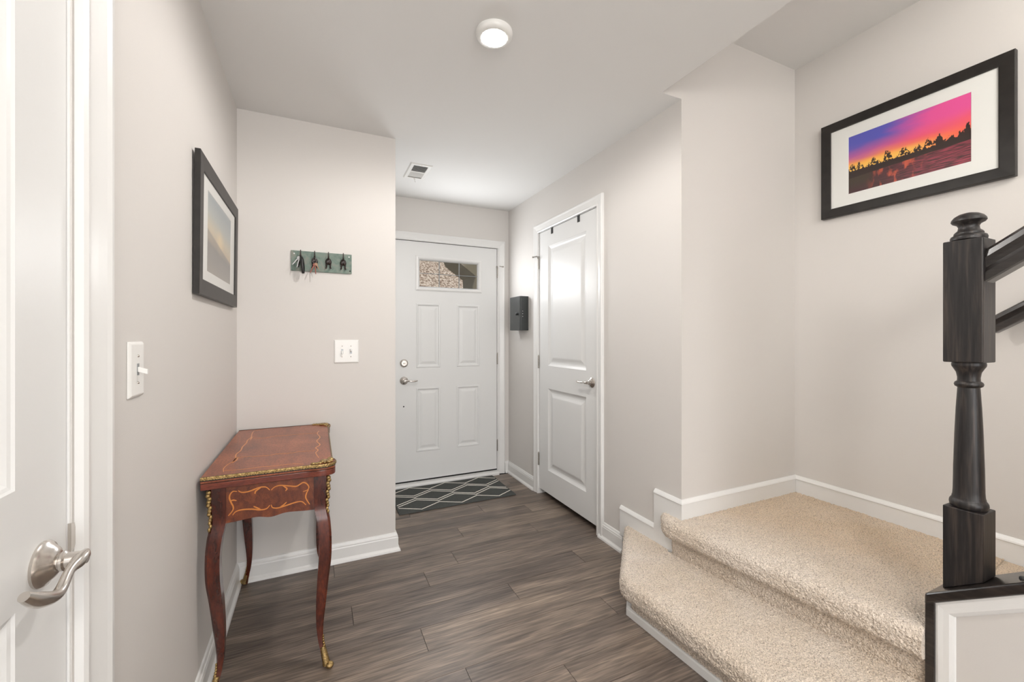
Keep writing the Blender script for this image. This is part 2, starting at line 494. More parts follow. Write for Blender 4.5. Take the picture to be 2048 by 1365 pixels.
# ------------------------------------------------------------------ mesh helpers
class MB:
    def __init__(self):
        self.v, self.f = [], []

    def add(self, vs, fs):
        o = len(self.v)
        self.v += [tuple(p) for p in vs]
        self.f += [tuple(i + o for i in f) for f in fs]
        return self

    def box(self, x0, x1, y0, y1, z0, z1):
        return self.add([(x0, y0, z0), (x1, y0, z0), (x1, y1, z0), (x0, y1, z0), (x0, y0, z1), (x1, y0, z1), (x1, y1, z1), (x0, y1, z1)],
                        [(0, 3, 2, 1), (4, 5, 6, 7), (0, 1, 5, 4), (1, 2, 6, 5), (2, 3, 7, 6), (3, 0, 4, 7)])

    def prism(self, poly, a, b, mp):
        n = len(poly)
        vs = [mp(p[0], p[1], a) for p in poly] + [mp(p[0], p[1], b) for p in poly]
        fs = [tuple(range(n))[::-1], tuple(range(n, 2 * n))]
        fs += [(i, (i + 1) % n, n + (i + 1) % n, n + i) for i in range(n)]
        return self.add(vs, fs)

    def lathe(self, prof, origin=(0, 0, 0), axis='Z', seg=32):
        ax = {'X': Matrix.Rotation(math.pi / 2, 3, 'Y'), 'Y': Matrix.Rotation(-math.pi / 2, 3, 'X'), 'Z': Matrix.Identity(3),
              '-X': Matrix.Rotation(-math.pi / 2, 3, 'Y'), '-Y': Matrix.Rotation(math.pi / 2, 3, 'X'), '-Z': Matrix.Rotation(math.pi, 3, 'X')}[axis]
        O = Vector(origin)
        vs, fs = [], []
        for (r, z) in prof:
            for k in range(seg):
                a = 2 * math.pi * k / seg
                vs.append(O + ax @ Vector((r * math.cos(a), r * math.sin(a), z)))
        n = len(prof)
        for i in range(n - 1):
            for k in range(seg):
                k2 = (k + 1) % seg
                fs.append((i * seg + k, i * seg + k2, (i + 1) * seg + k2, (i + 1) * seg + k))
        fs.append(tuple(range(seg))[::-1])
        fs.append(tuple(range((n - 1) * seg, n * seg)))
        return self.add(vs, fs)

    def tube(self, pts, rad, seg=12, squash=None):
        pts = [Vector(p) for p in pts]
        n = len(pts)
        if not isinstance(rad, (list, tuple)):
            rad = [rad] * n
        T = []
        for i in range(n):
            a, b = pts[max(0, i - 1)], pts[min(n - 1, i + 1)]
            T.append((b - a).normalized())
        up = Vector((0, 0, 1)) if abs(T[0].z) < 0.9 else Vector((1, 0, 0))
        N = (up - T[0] * up.dot(T[0])).normalized()
        vs, fs = [], []
        for i in range(n):
            N = (N - T[i] * N.dot(T[i])).normalized()
            B = T[i].cross(N)
            s = squash[i] if squash else 1.0
            for k in range(seg):
                a = 2 * math.pi * k / seg
                vs.append(pts[i] + N * (rad[i] * s * math.cos(a)) + B * (rad[i] * math.sin(a)))
        for i in range(n - 1):
            for k in range(seg):
                k2 = (k + 1) % seg
                fs.append((i * seg + k, i * seg + k2, (i + 1) * seg + k2, (i + 1) * seg + k))
        fs.append(tuple(range(seg))[::-1])
        fs.append(tuple(range((n - 1) * seg, n * seg)))
        return self.add(vs, fs)

    def ellipsoid(self, c, r, rot=None, seg=12, rings=8):
        vs, fs = [], []
        R = rot or Matrix.Identity(3)
        c = Vector(c)
        for i in range(1, rings):
            t = math.pi * i / rings
            for k in range(seg):
                a = 2 * math.pi * k / seg
                vs.append(c + R @ Vector((r[0] * math.sin(t) * math.cos(a), r[1] * math.sin(t) * math.sin(a), r[2] * math.cos(t))))
        top = len(vs)
        vs += [c + R @ Vector((0, 0, r[2])), c + R @ Vector((0, 0, -r[2]))]
        for i in range(rings - 2):
            for k in range(seg):
                k2 = (k + 1) % seg
                fs.append((i * seg + k, (i + 1) * seg + k, (i + 1) * seg + k2, i * seg + k2))
        for k in range(seg):
            k2 = (k + 1) % seg
            fs.append((top, k, k2))
            b = (rings - 2) * seg
            fs.append((top + 1, b + k2, b + k))
        return self.add(vs, fs)

    def sweep(self, path, prof, mp, closed=False, caps=True):
        """path: 2D points; prof: (offset to the left of travel, third coordinate); mp(a, b, c) -> 3D."""
        n = len(path)
        P = [Vector(p) for p in path]
        nor = []
        for i in range(n):
            if closed:
                a, b, c = P[i - 1], P[i], P[(i + 1) % n]
            else:
                a, b, c = P[max(0, i - 1)], P[i], P[min(n - 1, i + 1)]
            d1 = (b - a).normalized() if (b - a).length > 1e-9 else (c - b).normalized()
            d2 = (c - b).normalized() if (c - b).length > 1e-9 else d1
            n1, n2 = Vector((-d1.y, d1.x)), Vector((-d2.y, d2.x))
            mt = (n1 + n2)
            mt = mt / max(1e-6, mt.dot(n1)) if mt.length > 1e-6 else n1
            nor.append(mt)
        k = len(prof)
        vs = [mp(*(P[i] + nor[i] * o), h) for i in range(n) for (o, h) in prof]
        fs = []
        for i in range(n if closed else n - 1):
            j = (i + 1) % n
            for q in range(k):
                q2 = (q + 1) % k
                fs.append((i * k + q, j * k + q, j * k + q2, i * k + q2))
        if caps and not closed:
            fs.append(tuple(range(k)))
            fs.append(tuple(range((n - 1) * k, n * k))[::-1])
        return self.add(vs, fs)

    def build(self, name, mat, parent=None, smooth=False, bevel=0.0, bseg=2, fix=True):
        me = bpy.data.meshes.new(name)
        me.from_pydata([tuple(p) for p in self.v], [], self.f)
        if fix:
            bm = bmesh.new()
            bm.from_mesh(me)
            bmesh.ops.recalc_face_normals(bm, faces=bm.faces)
            bm.to_mesh(me)
            bm.free()
        me.materials.append(M[mat])
        if smooth:
            me.shade_smooth()
            try:
                me.set_sharp_from_angle(angle=math.radians(40))
            except Exception:
                pass
        o = bpy.data.objects.new(name, me)
        COL.objects.link(o)
        if parent is not None:
            o.parent = parent
            o.matrix_parent_inverse = parent.matrix_world.inverted() if parent.type != 'EMPTY' else Matrix.Translation(parent.location).inverted()
        if bevel:
            md = o.modifiers.new('bevel', 'BEVEL')
            md.width, md.segments, md.limit_method = bevel, bseg, 'ANGLE'
            md.harden_normals = False
        return o


def box(x0, x1, y0, y1, z0, z1):
    return MB().box(x0, x1, y0, y1, z0, z1)


def tag(o, label, cat, group=None, kind=None):
    o['label'] = label
    o['category'] = cat
    if group:
        o['group'] = group
    if kind:
        o['kind'] = kind
    return o


def struct(o, label, cat):
    return tag(o, label, cat, kind='structure')


def empty(name, loc):
    o = bpy.data.objects.new(name, None)
    o.location = loc
    o.empty_display_size = 0.05
    COL.objects.link(o)
    return o


XY = lambda a, b, c: (a, b, c)
XZ = lambda a, b, c: (a, c, b)
YZ = lambda a, b, c: (c, a, b)


def cr(pts, n=8, closed=False):
    """Catmull-Rom through points of any dimension."""
    P = [Vector(p) for p in pts]
    out = []
    m = len(P)
    for i in range(m if closed else m - 1):
        if closed:
            p0, p1, p2, p3 = P[i - 1], P[i], P[(i + 1) % m], P[(i + 2) % m]
        else:
            p0, p1, p2, p3 = P[max(0, i - 1)], P[i], P[i + 1], P[min(m - 1, i + 2)]
        for k in range(n):
            t = k / n
            out.append(0.5 * ((2 * p1) + (p2 - p0) * t + (2 * p0 - 5 * p1 + 4 * p2 - p3) * t * t + (3 * p1 - p0 - 3 * p2 + p3) * t ** 3))
    if not closed:
        out.append(P[-1])
    return out


# image -> plane helper for measured outlines (true positions of things on known planes)
_s, _c = math.sin(YAW), math.cos(YAW)


def on_plane(ax, val, u, v):
    r, z = (u - 1024) / F_PX, -(v - CY) / F_PX
    d = (_s + r * _c, _c - r * _s, z)
    o = (0, 0, CAM_Z)
    i = 'XYZ'.index(ax)
    t = (val - o[i]) / d[i]
    return Vector([o[k] + t * d[k] for k in range(3)])


# ------------------------------------------------------------------ floor
sub = box(-0.49, 1.74, -3.5, 3.70, -0.06, -0.006).build('floor', 'dark')
struct(sub, 'dark grey-brown wood-look plank floor of the entry hall', 'floor')
unit = box(0, 1, 0, 1, -1, 0)
unit_me = None
PW, PL = 0.1437, 1.22
known = {0: 0.41, 1: 0.89, -2: 0.517, 3: 0.523, 4: 0.72, 6: 0.845, 5: 1.308, -3: 0.866, 2: 0.15, -1: 1.25, 7: 0.2, 8: 1.1, 9: 0.6, 10: 1.35, 11: 0.3, 12: 0.95}
for k in range(-36, 13):
    y0 = 1.675 + k * PW
    y1 = y0 + PW
    if y1 < -3.5 or y0 > 3.62:
        continue
    y1 = min(y1, 3.62)
    x = known.get(k, random.random() * PL)
    while x > XL:
        x -= PL
    while x < 1.70:
        a, b = max(x, XL - 0.02), min(x + PL, 1.72)
        if b - a > 0.03:
            if unit_me is None:
                o = unit.build('plank', 'plank', sub)
                unit_me = o.data
            else:
                o = bpy.data.objects.new('plank', unit_me)
                COL.objects.link(o)
                o.parent = sub
            o.location = (a + 0.0009, y0 + 0.0008, 0.0)
            o.scale = (b - a - 0.0018, y1 - y0 - 0.0016, 0.0055)
        x += PL

# ------------------------------------------------------------------ walls and ceilings
DL0, DL1, DLH = 0.165, 0.945, 2.06   # left door opening
w = MB()
w.box(XL - 0.12, XL, -3.5, DL0, 0, H).box(XL - 0.12, XL, DL1, YS + 0.05, 0, H).box(XL - 0.12, XL, DL0, DL1, DLH, H)
struct(w.build('wall_left', 'wall'), 'long greige left wall with picture and light switch', 'wall')
struct(box(XL - 0.12, XS, YS, YF + 0.14, 0, H).build('wall_entry', 'wall'), 'greige wall with the key hooks, left of the front door', 'wall')
FD0, FD1, FDH = 0.588, 1.522, 2.085
w = MB()
w.box(XS, FD0, YF, YF + 0.14, 0, H).box(FD1, XR + 0.1, YF, YF + 0.14, 0, H).box(FD0, FD1, YF, YF + 0.14, FDH, H)
struct(w.build('wall_front', 'wall'), 'greige wall around the white front door', 'wall')
CD0, CD1, CDH = 2.205, 2.992, 2.108
w = MB()
w.box(XR, XR + 0.1, YA + 0.05, CD0, 0, H).box(XR, XR + 0.1, CD1, YF, 0, H).box(XR, XR + 0.1, CD0, CD1, CDH, H)
struct(w.build('wall_right', 'wall'), 'greige right wall around the closet door', 'wall')
w = MB()
w.prism([(XR, 0), (XA + 0.1, 0), (XA + 0.1, HU + 0.1), (XE, HU + 0.1), (XE, H + 0.0005), (XR, H + 0.0005)], YA, YA + 0.05, XZ)
struct(w.build('wall_alcove', 'wall'), 'cream wall at the far end of the carpeted landing', 'wall')
struct(box(XA, XA + 0.1, -1.7, YA, 0, HU + 0.1).build('wall_stair', 'wall'), 'cream stairwell wall carrying the sunset picture', 'wall')
# dark closet behind the closet door
w = MB()
w.box(XR + 0.1, 2.4, 2.1, 2.14, 0, H).box(XR + 0.1, 2.4, 3.06, 3.1, 0, H).box(2.4, 2.44, 2.1, 3.1, 0, H).box(XR + 0.1, 2.44, 2.1, 3.1, -0.05, -0.004).box(XR + 0.1, 2.44, 2.1, 3.1, H, H + 0.05)
struct(w.build('wall_closet', 'dark'), 'dark closet interior behind the right-hand door', 'wall')
w = MB()
w.box(XL - 0.12, XE, -3.5, YA + 0.05, H, H + 0.1).box(XL - 0.12, XR + 0.1, YA + 0.05, YF + 0.14, H, H + 0.1).box(XE, XR + 0.05, YA + 0.0001, YA + 0.05, H, H + 0.0004)
struct(w.build('ceiling', 'ceil'), 'flat pale ceiling with disc light and air vent', 'ceiling')
struct(box(XE - 0.1, XE, -3.5, YA, H + 0.1, HU + 0.1).build('wall_header', 'wall'), 'short wall above the ceiling edge beside the stairwell', 'wall')
struct(box(XE, XA, -1.7, YA, HU, HU + 0.1).build('ceiling_stair', 'ceil'), 'raised ceiling over the stair landing', 'ceiling')
struct(box(1.74, XA + 0.1, -1.8, -1.7, 0, HU + 0.1).build('wall_stair_rear', 'wall'), 'rear wall of the stairwell behind the camera', 'wall')
struct(box(1.74, 1.84, -3.5, -1.3, 0, H + 0.4).build('wall_right_rear', 'wall'), 'right wall of the room behind the camera', 'wall')
w = MB()
w.box(XL - 0.12, -0.32, -3.6, -3.5, 0, H).box(1.62, 1.84, -3.6, -3.5, 0, H).box(-0.32, 1.62, -3.6, -3.5, 2.28, H).box(-0.32, 1.62, -3.6, -3.5, 0, 0.2)
struct(w.build('wall_back', 'wall'), 'back wall with a wide window opening behind the camera', 'wall')

# ------------------------------------------------------------------ baseboards
BASE = [(0, 0), (0.026, 0), (0.026, 0.004), (0.024, 0.012), (0.017, 0.02), (0.0145, 0.024), (0.0145, 0.078), (0.0125, 0.083), (0.0125, 0.089), (0.009, 0.094), (0.006, 0.104), (0.0, 0.106)]
struct(MB().sweep([(XL, YS), (XL, 1.055)][::-1][::-1], [(o, h) for o, h in BASE], XY).build('baseboard_left', 'trim'), 'white baseboard along the left wall behind the table', 'baseboard')
struct(MB().sweep([(XS, YF), (XS, YS), (XL + 0.0, YS)], [(o, h) for o, h in BASE], XY).build('baseboard_entry', 'trim'), 'white baseboard under the key hooks, turning the wall corner', 'baseboard')
struct(MB().sweep([(1.594, YF), (XR, YF), (XR, 3.058)], [(-o, h) for o, h in BASE], XY).build('baseboard_front', 'trim'), 'white baseboard in the corner between front door and closet door', 'baseboard')
struct(MB().sweep([(XR, 2.178), (XR, 1.955)], [(-o, h) for o, h in BASE], XY).build('baseboard_right', 'trim'), 'short white baseboard between closet door and carpeted step', 'baseboard')

# stepped skirt on the right wall beside the steps, and landing baseboard
CAPP = [(0.0, 0.0), (0.013, 0.0), (0.013, 0.005), (0.016, 0.008), (0.014, 0.014), (0.010, 0.020), (0.006, 0.026), (0.0, 0.027)]
sk = MB()
sk.box(XR - 0.012, XR, 1.702, 1.978, 0.10, 0.25)
sko = sk.build('trim_1', 'trim')
struct(sko, 'white stepped skirting on the wall beside the carpeted steps', 'skirting')
MB().sweep([(XR, 1.978), (XR, 1.702)], [(-o, 0.245 + h) for o, h in CAPP], XY).build('skirting_cap', 'trim', sko)
lb = MB()
lb.sweep([(XR, 1.702), (XR, YA), (XA, YA), (XA, -1.6)], [(-o, 0.434 + h) for o, h in CAPP], XY)
lb.sweep([(XR, 1.702), (XR, YA), (XA, YA), (XA, -1.6)], [(0, 0.1), (-0.012, 0.1), (-0.012, 0.436), (0, 0.436)], XY)
struct(lb.build('baseboard_landing', 'trim'), 'white baseboard round the carpeted landing', 'baseboard')

# ------------------------------------------------------------------ doors
CAS = [(0.0, 0.0), (0.0, 0.011), (0.006, 0.014), (0.014, 0.0125), (0.018, 0.010), (0.032, 0.013), (0.048, 0.017), (0.056, 0.020), (0.064, 0.019), (0.068, 0.014), (0.068, 0.0)]


def slab(mb, a0, a1, z0, z1, holes, mp, d0, d1):
    """Door leaf in the plane (a, z): front face at depth d0 with rectangular openings, back at d1."""
    As = sorted(set([a0, a1] + [h[0] for h in holes] + [h[1] for h in holes]))
    Zs = sorted(set([z0, z1] + [h[2] for h in holes] + [h[3] for h in holes]))
    for i in range(len(As) - 1):
        for j in range(len(Zs) - 1):
            ca, cz = (As[i] + As[i + 1]) / 2, (Zs[j] + Zs[j + 1]) / 2
            if any(h[0] < ca < h[1] and h[2] < cz < h[3] for h in holes):
                continue
            p = [(As[i], Zs[j]), (As[i + 1], Zs[j]), (As[i + 1], Zs[j + 1]), (As[i], Zs[j + 1])]
            mb.add([mp(a, z, d0) for a, z in p], [(0, 1, 2, 3)])
            mb.add([mp(a, z, d1) for a, z in p], [(3, 2, 1, 0)])
    p = [(a0, z0), (a1, z0), (a1, z1), (a0, z1)]
    for i in range(4):
        q, r = p[i], p[(i + 1) % 4]
        mb.add([mp(*q, d0), mp(*r, d0), mp(*r, d1), mp(*q, d1)], [(0, 1, 2, 3)])


def panel(a0, a1, z0, z1, prof, mp, d0, sign, cap=True):
    """Moulded panel: prof = (inset, depth behind the face)."""
    mb = MB()
    vs = []
    for ins, dep in prof:
        for a, z in ((a0 + ins, z0 + ins), (a1 - ins, z0 + ins), (a1 - ins, z1 - ins), (a0 + ins, z1 - ins)):
            vs.append(mp(a, z, d0 + sign * dep))
    n = len(prof)
    fs = [(i * 4 + k, i * 4 + (k + 1) % 4, (i + 1) * 4 + (k + 1) % 4, (i + 1) * 4 + k) for i in range(n - 1) for k in range(4)]
    if cap:
        fs.append(tuple(range((n - 1) * 4, n * 4)))
    mb.add(vs, fs)
    return mb


def lever_set(parent, pos, out, along, mat='nickel', length=0.105, wave=0.012, scale=1.0, rise=0.0, fat=1.0):
    """rose, neck and curved lever; out = direction off the door, along = lever direction."""
    h = empty('door_handle', pos)
    if parent:
        h.parent = parent
        h.matrix_parent_inverse = Matrix.Translation(parent.location).inverted()
    O, A, B, U = Vector(pos), Vector(out), Vector(along), Vector((0, 0, 1))
    axis = {(1, 0, 0): 'X', (-1, 0, 0): '-X', (0, 1, 0): 'Y', (0, -1, 0): '-Y'}[tuple(out)]
    k = scale
    MB().lathe([(0.033 * k, 0), (0.034 * k, 0.004), (0.031 * k, 0.008), (0.028 * k, 0.009), (0.022 * k, 0.016), (0.017 * k, 0.019), (0.015 * k, 0.02)], pos, axis, 36).build('rose', mat, h, smooth=True)
    mb = MB()
    mb.lathe([(0.0125 * k, 0.018), (0.0125 * k, 0.022), (0.0145 * k, 0.0235), (0.0145 * k, 0.027), (0.0115 * k, 0.029), (0.0105 * k, 0.044), (0.009 * k, 0.052)], pos, axis, 24)
    mb.build('neck', mat, h, smooth=True)
    c = O + A * 0.046
    pts = [c - B * 0.014 * k + U * 0.005, c - B * 0.004 * k + U * 0.002, c + B * 0.014 * k, c + B * 0.035 * k - U * wave * 0.2 - A * 0.001, c + B * length * 0.55 * k - U * wave + A * 0.002, c + B * length * 0.82 * k - U * (wave * 0.8 - rise * 0.5) - A * 0.001, c + B * length * k - U * (wave * 0.2 - rise) - A * 0.005]
    rr = [0.004, 0.0085, 0.0095, 0.0065, 0.006 * fat, 0.0078 * fat, 0.005 * fat]
    mb = MB().tube(cr(pts, 6), [x[0] * k for x in cr([(r, 0) for r in rr], 6)], 14)
    mb.build('lever', mat, h, smooth=True)
    return h


def hinge(parent, x, y, z, mat='hinge_metal', stop=None):
    """barrel hinge with knuckles, its leaf edges, and optionally a hinge-pin stop arm (direction)."""
    h = MB()
    for i in range(5):
        h.lathe([(0.0062, 0.0), (0.0066, 0.001), (0.0066, 0.0185), (0.0062, 0.0195)], (x, y, z - 0.05 + i * 0.02), 'Z', 14)
    h.lathe([(0.005, 0), (0.004, 0.004), (0.002, 0.006)], (x, y, z + 0.05), 'Z', 12)
    o = h.build('hinge', mat, parent, smooth=True)
    if stop:
        P, a, b = Vector((x, y, z + 0.052)), Vector(stop[0]), Vector(stop[1])
        s = MB()
        s.tube([P, P + a * 0.02 + Vector((0, 0, 0.004)), P + a * 0.05], 0.0035, 10)
        s.lathe([(0.006, -0.004), (0.0075, 0.0), (0.006, 0.004)], tuple(P + a * 0.053), 'Y', 12)
        s.tube([P, P + b * 0.012 - Vector((0, 0, 0.02)), P + b * 0.03 - Vector((0, 0, 0.1)) * 0], 0.003, 10)
        s.build('hinge_stop', mat, o, smooth=True)
    return o


# ---- front door (door_1)
d1 = empty('door_1', (1.055, YF, 0))
struct(d1, 'white panelled front door with a small window near its top', 'door')
YD = YF + 0.002
pan = [(0.770, 0.983, 1.000, 1.553), (1.130, 1.346, 1.000, 1.551), (0.770, 0.983, 0.284, 0.832), (1.128, 1.347, 0.284, 0.830)]
lite = (0.785, 1.348, 1.680, 1.940)
mb = MB()
slab(mb, 0.598, 1.514, 0.046, 2.077, pan + [lite], XZ, YD, YD + 0.042)
# reveal of the glazed opening through the leaf
for a, b in (((lite[0], lite[2]), (lite[1], lite[2])), ((lite[1], lite[2]), (lite[1], lite[3])), ((lite[1], lite[3]), (lite[0], lite[3])), ((lite[0], lite[3]), (lite[0], lite[2]))):
    mb.add([(a[0], YD, a[1]), (b[0], YD, b[1]), (b[0], YD + 0.042, b[1]), (a[0], YD + 0.042, a[1])], [(0, 1, 2, 3)])
mb.build('door_leaf', 'door', d1)
PF = [(0, 0), (0.006, -0.004), (0.014, -0.003), (0.022, 0.007), (0.030, 0.008), (0.050, 0.001), (0.054, 0.0)]
for p in pan:
    panel(*p, PF, XZ, YD, 1).build('raised_panel', 'door', d1)
lf = MB()
rim = [(lite[0] + 0.004, lite[2] + 0.004), (lite[1] - 0.004, lite[2] + 0.004), (lite[1] - 0.004, lite[3] - 0.004), (lite[0] + 0.004, lite[3] - 0.004)]
lf.sweep(rim, [(-0.022, YD), (-0.022, YD - 0.006), (-0.014, YD - 0.011), (-0.006, YD - 0.012), (0.002, YD - 0.008), (0.008, YD - 0.002), (0.014, YD + 0.012), (0.014, YD + 0.03), (0.0, YD + 0.03), (0.0, YD)], XZ, closed=True)
lfo = lf.build('window_frame', 'trim', d1)
gx = [lite[0] + 0.012, 0.977, 1.158, lite[1] - 0.012]
gz = [lite[2] + 0.012, 1.812, lite[3] - 0.012]
for i in range(3):
    for j in range(2):
        box(gx[i], gx[i + 1], YD + 0.019, YD + 0.023, gz[j], gz[j + 1]).build('pane', 'glass', lfo)
for x in gx[1:3]:
    box(x - 0.0025, x + 0.0025, YD + 0.014, YD + 0.028, gz[0], gz[2]).build('glazing_bar', 'caming', lfo, bevel=0.001)
box(gx[0], gx[3], YD + 0.015, YD + 0.027, gz[1] - 0.002, gz[1] + 0.002).build('glazing_bar', 'caming', lfo, bevel=0.001)
for x in gx[1:3]:
    MB().ellipsoid((x, YD + 0.015, gz[1]), (0.006, 0.003, 0.008)).build('glazing_boss', 'caming', lfo, smooth=True)
lever_set(d1, (0.669, YD, 0.896), (0, -1, 0), (1, 0, 0), wave=0.004)
db = MB().lathe([(0.034, 0), (0.034, 0.006), (0.030, 0.012), (0.024, 0.014), (0.022, 0.018), (0.014, 0.018)], (0.669, YD, 1.043), '-Y', 32).build('deadbolt', 'nickel', d1, smooth=True)
MB().box(0.661, 0.677, YD - 0.030, YD - 0.016, 1.038, 1.048).build('thumb_turn', 'nickel', db, bevel=0.003)
MB().lathe([(0.006, 0), (0.006, 0.0015), (0.001, 0.002)], (0.667, YD, 0.678), '-Y', 14).build('screw_hole', 'hole', d1)
for z in (1.862, 1.062, 0.262):
    hinge(d1, 1.519, YD - 0.006, z, stop=(((0.93, -0.35, 0), (-0.6, -0.8, 0)) if z > 1.5 else None))
# jamb (seen through the hairline gap) and casing
j = MB()
j.box(FD0 - 0.03, FD0 + 0.006, YF + 0.001, YF + 0.12, 0, FDH + 0.03).box(FD1 - 0.004, FD1 + 0.03, YF + 0.001, YF + 0.12, 0, FDH + 0.03).box(FD0, FD1, YF + 0.001, YF + 0.12, FDH - 0.003, FDH + 0.03)
j.box(FD0, FD0 + 0.03, YD + 0.044, YF + 0.12, 0, FDH).box(FD1 - 0.03, FD1, YD + 0.044, YF + 0.12, 0, FDH).box(FD0, FD1, YD + 0.044, YF + 0.12, FDH - 0.03, FDH)
j.build('door_jamb', 'trim', d1)
t = MB().sweep([(0.594, 0.0), (0.594, 2.081), (1.5225, 2.081), (1.5225, 0.0)], [(o, YF - d) for o, d in CAS], XZ)
struct(t.build('trim_2', 'trim'), 'white casing round the front door', 'door casing')
th = MB().prism([(YF - 0.045, 0.0), (YF - 0.045, 0.016), (YF - 0.03, 0.027), (YF + 0.02, 0.034), (YF + 0.12, 0.034), (YF + 0.12, 0.0)], 0.59, 1.522, lambda a, b, c: (c, a, b))
tho = th.build('trim_3', 'trim')
struct(tho, 'white threshold strip under the front door', 'threshold')
box(0.594, 1.52, YD + 0.004, YD + 0.04, 0.034, 0.047).build('door_sweep', 'dark', tho)

# ---- closet door (door_2), leaf faces -X
d2 = empty('door_2', (XR, 2.6, 0))
struct(d2, 'white two-panel closet door with lever handle on the right wall', 'door')
XD = XR + 0.002
YZd = lambda a, z, d: (d, a, z)
pan = [(2.338, 2.848, 1.040, 1.975), (2.338, 2.848, 0.225, 0.862)]
mb = MB()
slab(mb, 2.212, 2.985, 0.046, 2.098, pan, YZd, XD, XD + 0.038)
mb.build('door_leaf', 'door', d2)
PC = [(0, 0), (0.004, 0.003), (0.016, 0.010), (0.026, 0.013), (0.034, 0.013), (0.044, 0.011), (0.062, 0.004), (0.070, 0.003)]
for p in pan:
    panel(*p, PC, YZd, XD, 1).build('raised_panel', 'door', d2)
lever_set(d2, (XD, 2.272, 0.966), (-1, 0, 0), (0, 1, 0), wave=0.003, length=0.12)
box(XD - 0.0012, XD + 0.01, 2.2065, 2.2125, 0.935, 0.995).build('strike_plate', 'hole', d2)
for z in (1.862, 1.063, 0.28):
    hinge(d2, XD - 0.006, 2.990, z, stop=(((-0.55, 0.83, 0), (-0.8, -0.6, 0)) if z > 1.5 else None))
j = MB()
j.box(XR + 0.001, XR + 0.1, CD0 - 0.02, CD0 + 0.004, 0, CDH + 0.02).box(XR + 0.001, XR + 0.1, CD1 - 0.004, CD1 + 0.02, 0, CDH + 0.02).box(XR + 0.001, XR + 0.1, CD0, CD1, CDH - 0.006, CDH + 0.02)
j.build('door_jamb', 'trim', d2)
t = MB().sweep([(2.208, 0.0), (2.208, 2.104), (2.9905, 2.104), (2.9905, 0.0)], [(o * 0.95, XR - d) for o, d in CAS], YZd)
struct(t.build('trim_4', 'trim'), 'white casing round the closet door', 'door casing')
# two black straps hooked over the top of the closet door
for i, (y, lab) in enumerate(((2.784, 'black metal strap hooked over the closet door top, nearer the front door'), (2.426, 'black metal strap hooked over the closet door top, nearer the handle side'))):
    st = MB()
    st.box(XD - 0.0035, XD - 0.0005, y - 0.013, y + 0.013, 2.055, 2.1015).box(XD - 0.0035, XD + 0.041, y - 0.013, y + 0.013, 2.0985, 2.1015).box(XD + 0.0385, XD + 0.041, y - 0.013, y + 0.013, 1.8, 2.1015)
    tag(st.build('over_door_hook', 'black_metal'), lab, 'door hook', 'straps over the closet door')

# ---- left door (door_3), leaf faces +X
d3 = empty('door_3', (XL, 0.55, 0))
struct(d3, 'white panelled door at the far left with satin nickel lever', 'door')
XQ = XL - 0.004
pan = [(0.30, 0.808, 1.055, 1.915), (0.30, 0.808, 0.22, 0.888)]
mb = MB()
slab(mb, 0.175, 0.937, 0.012, 2.045, pan, YZd, XQ, XQ - 0.038)
mb.build('door_leaf', 'door', d3)
PL3 = [(0, 0), (0.003, 0.003), (0.008, 0.0045), (0.014, 0.009), (0.020, 0.011), (0.026, 0.011), (0.036, 0.010), (0.055, 0.004), (0.062, 0.003)]
for p in pan:
    panel(*p, PL3, YZd, XQ, -1).build('raised_panel', 'door', d3)
lever_set(d3, (XQ, 0.868, 0.925), (1, 0, 0), (0, -1, 0), wave=0.016, length=0.132, scale=1.0, rise=0.018, fat=1.25)
j = MB()
j.box(XL - 0.11, XL - 0.001, DL1 - 0.005, DL1 + 0.02, 0, DLH).box(XL - 0.11, XL - 0.001, DL0 - 0.02, DL0 + 0.005, 0, DLH).box(XL - 0.11, XL - 0.001, DL0, DL1, DLH - 0.012, DLH + 0.02)
j.build('door_jamb', 'trim', d3)
sp = MB().prism([(0.9395, 0.908), (0.950, 0.912), (0.954, 0.920), (0.954, 0.942), (0.950, 0.954), (0.9395, 0.957)], XL - 0.003, XL + 0.0015, YZd)
sp.build('strike_plate', 'nickel', d3)
CAS3 = [(o * 1.45, d * 1.1) for o, d in CAS]
t = MB().sweep([(0.953, 0.0), (0.953, 2.062), (0.155, 2.062), (0.155, 0.0)], [(-o, XL + d) for o, d in CAS3], YZd)
struct(t.build('trim_5', 'trim'), 'glossy white casing round the far left door', 'door casing')

# ------------------------------------------------------------------ stairs
st = empty('staircase', (1.9, 1.0, 0))
struct(st, 'beige carpeted steps and landing turning up to the right', 'stairs')


def rounded(path, rad, n=6):
    out = [Vector(path[0])]
    for i in range(1, len(path) - 1):
        a, b, c = Vector(path[i - 1]), Vector(path[i]), Vector(path[i + 1])
        p, q = b + (a - b).normalized() * rad, b + (c - b).normalized() * rad
        for k in range(n + 1):
            t = k / n
            out.append((1 - t) ** 2 * p + 2 * t * (1 - t) * b + t * t * q)
    out.append(Vector(path[-1]))
    return out


def resample(path, step):
    L = [0]
    for i in range(1, len(path)):
        L.append(L[-1] + (path[i] - path[i - 1]).length)
    n = max(2, int(L[-1] / step))
    out, j = [], 0
    for k in range(n + 1):
        s = L[-1] * k / n
        while j < len(L) - 2 and L[j + 1] < s:
            j += 1
        t = (s - L[j]) / max(1e-9, L[j + 1] - L[j])
        out.append((path[j].lerp(path[j + 1], t), s / L[-1]))
    return out


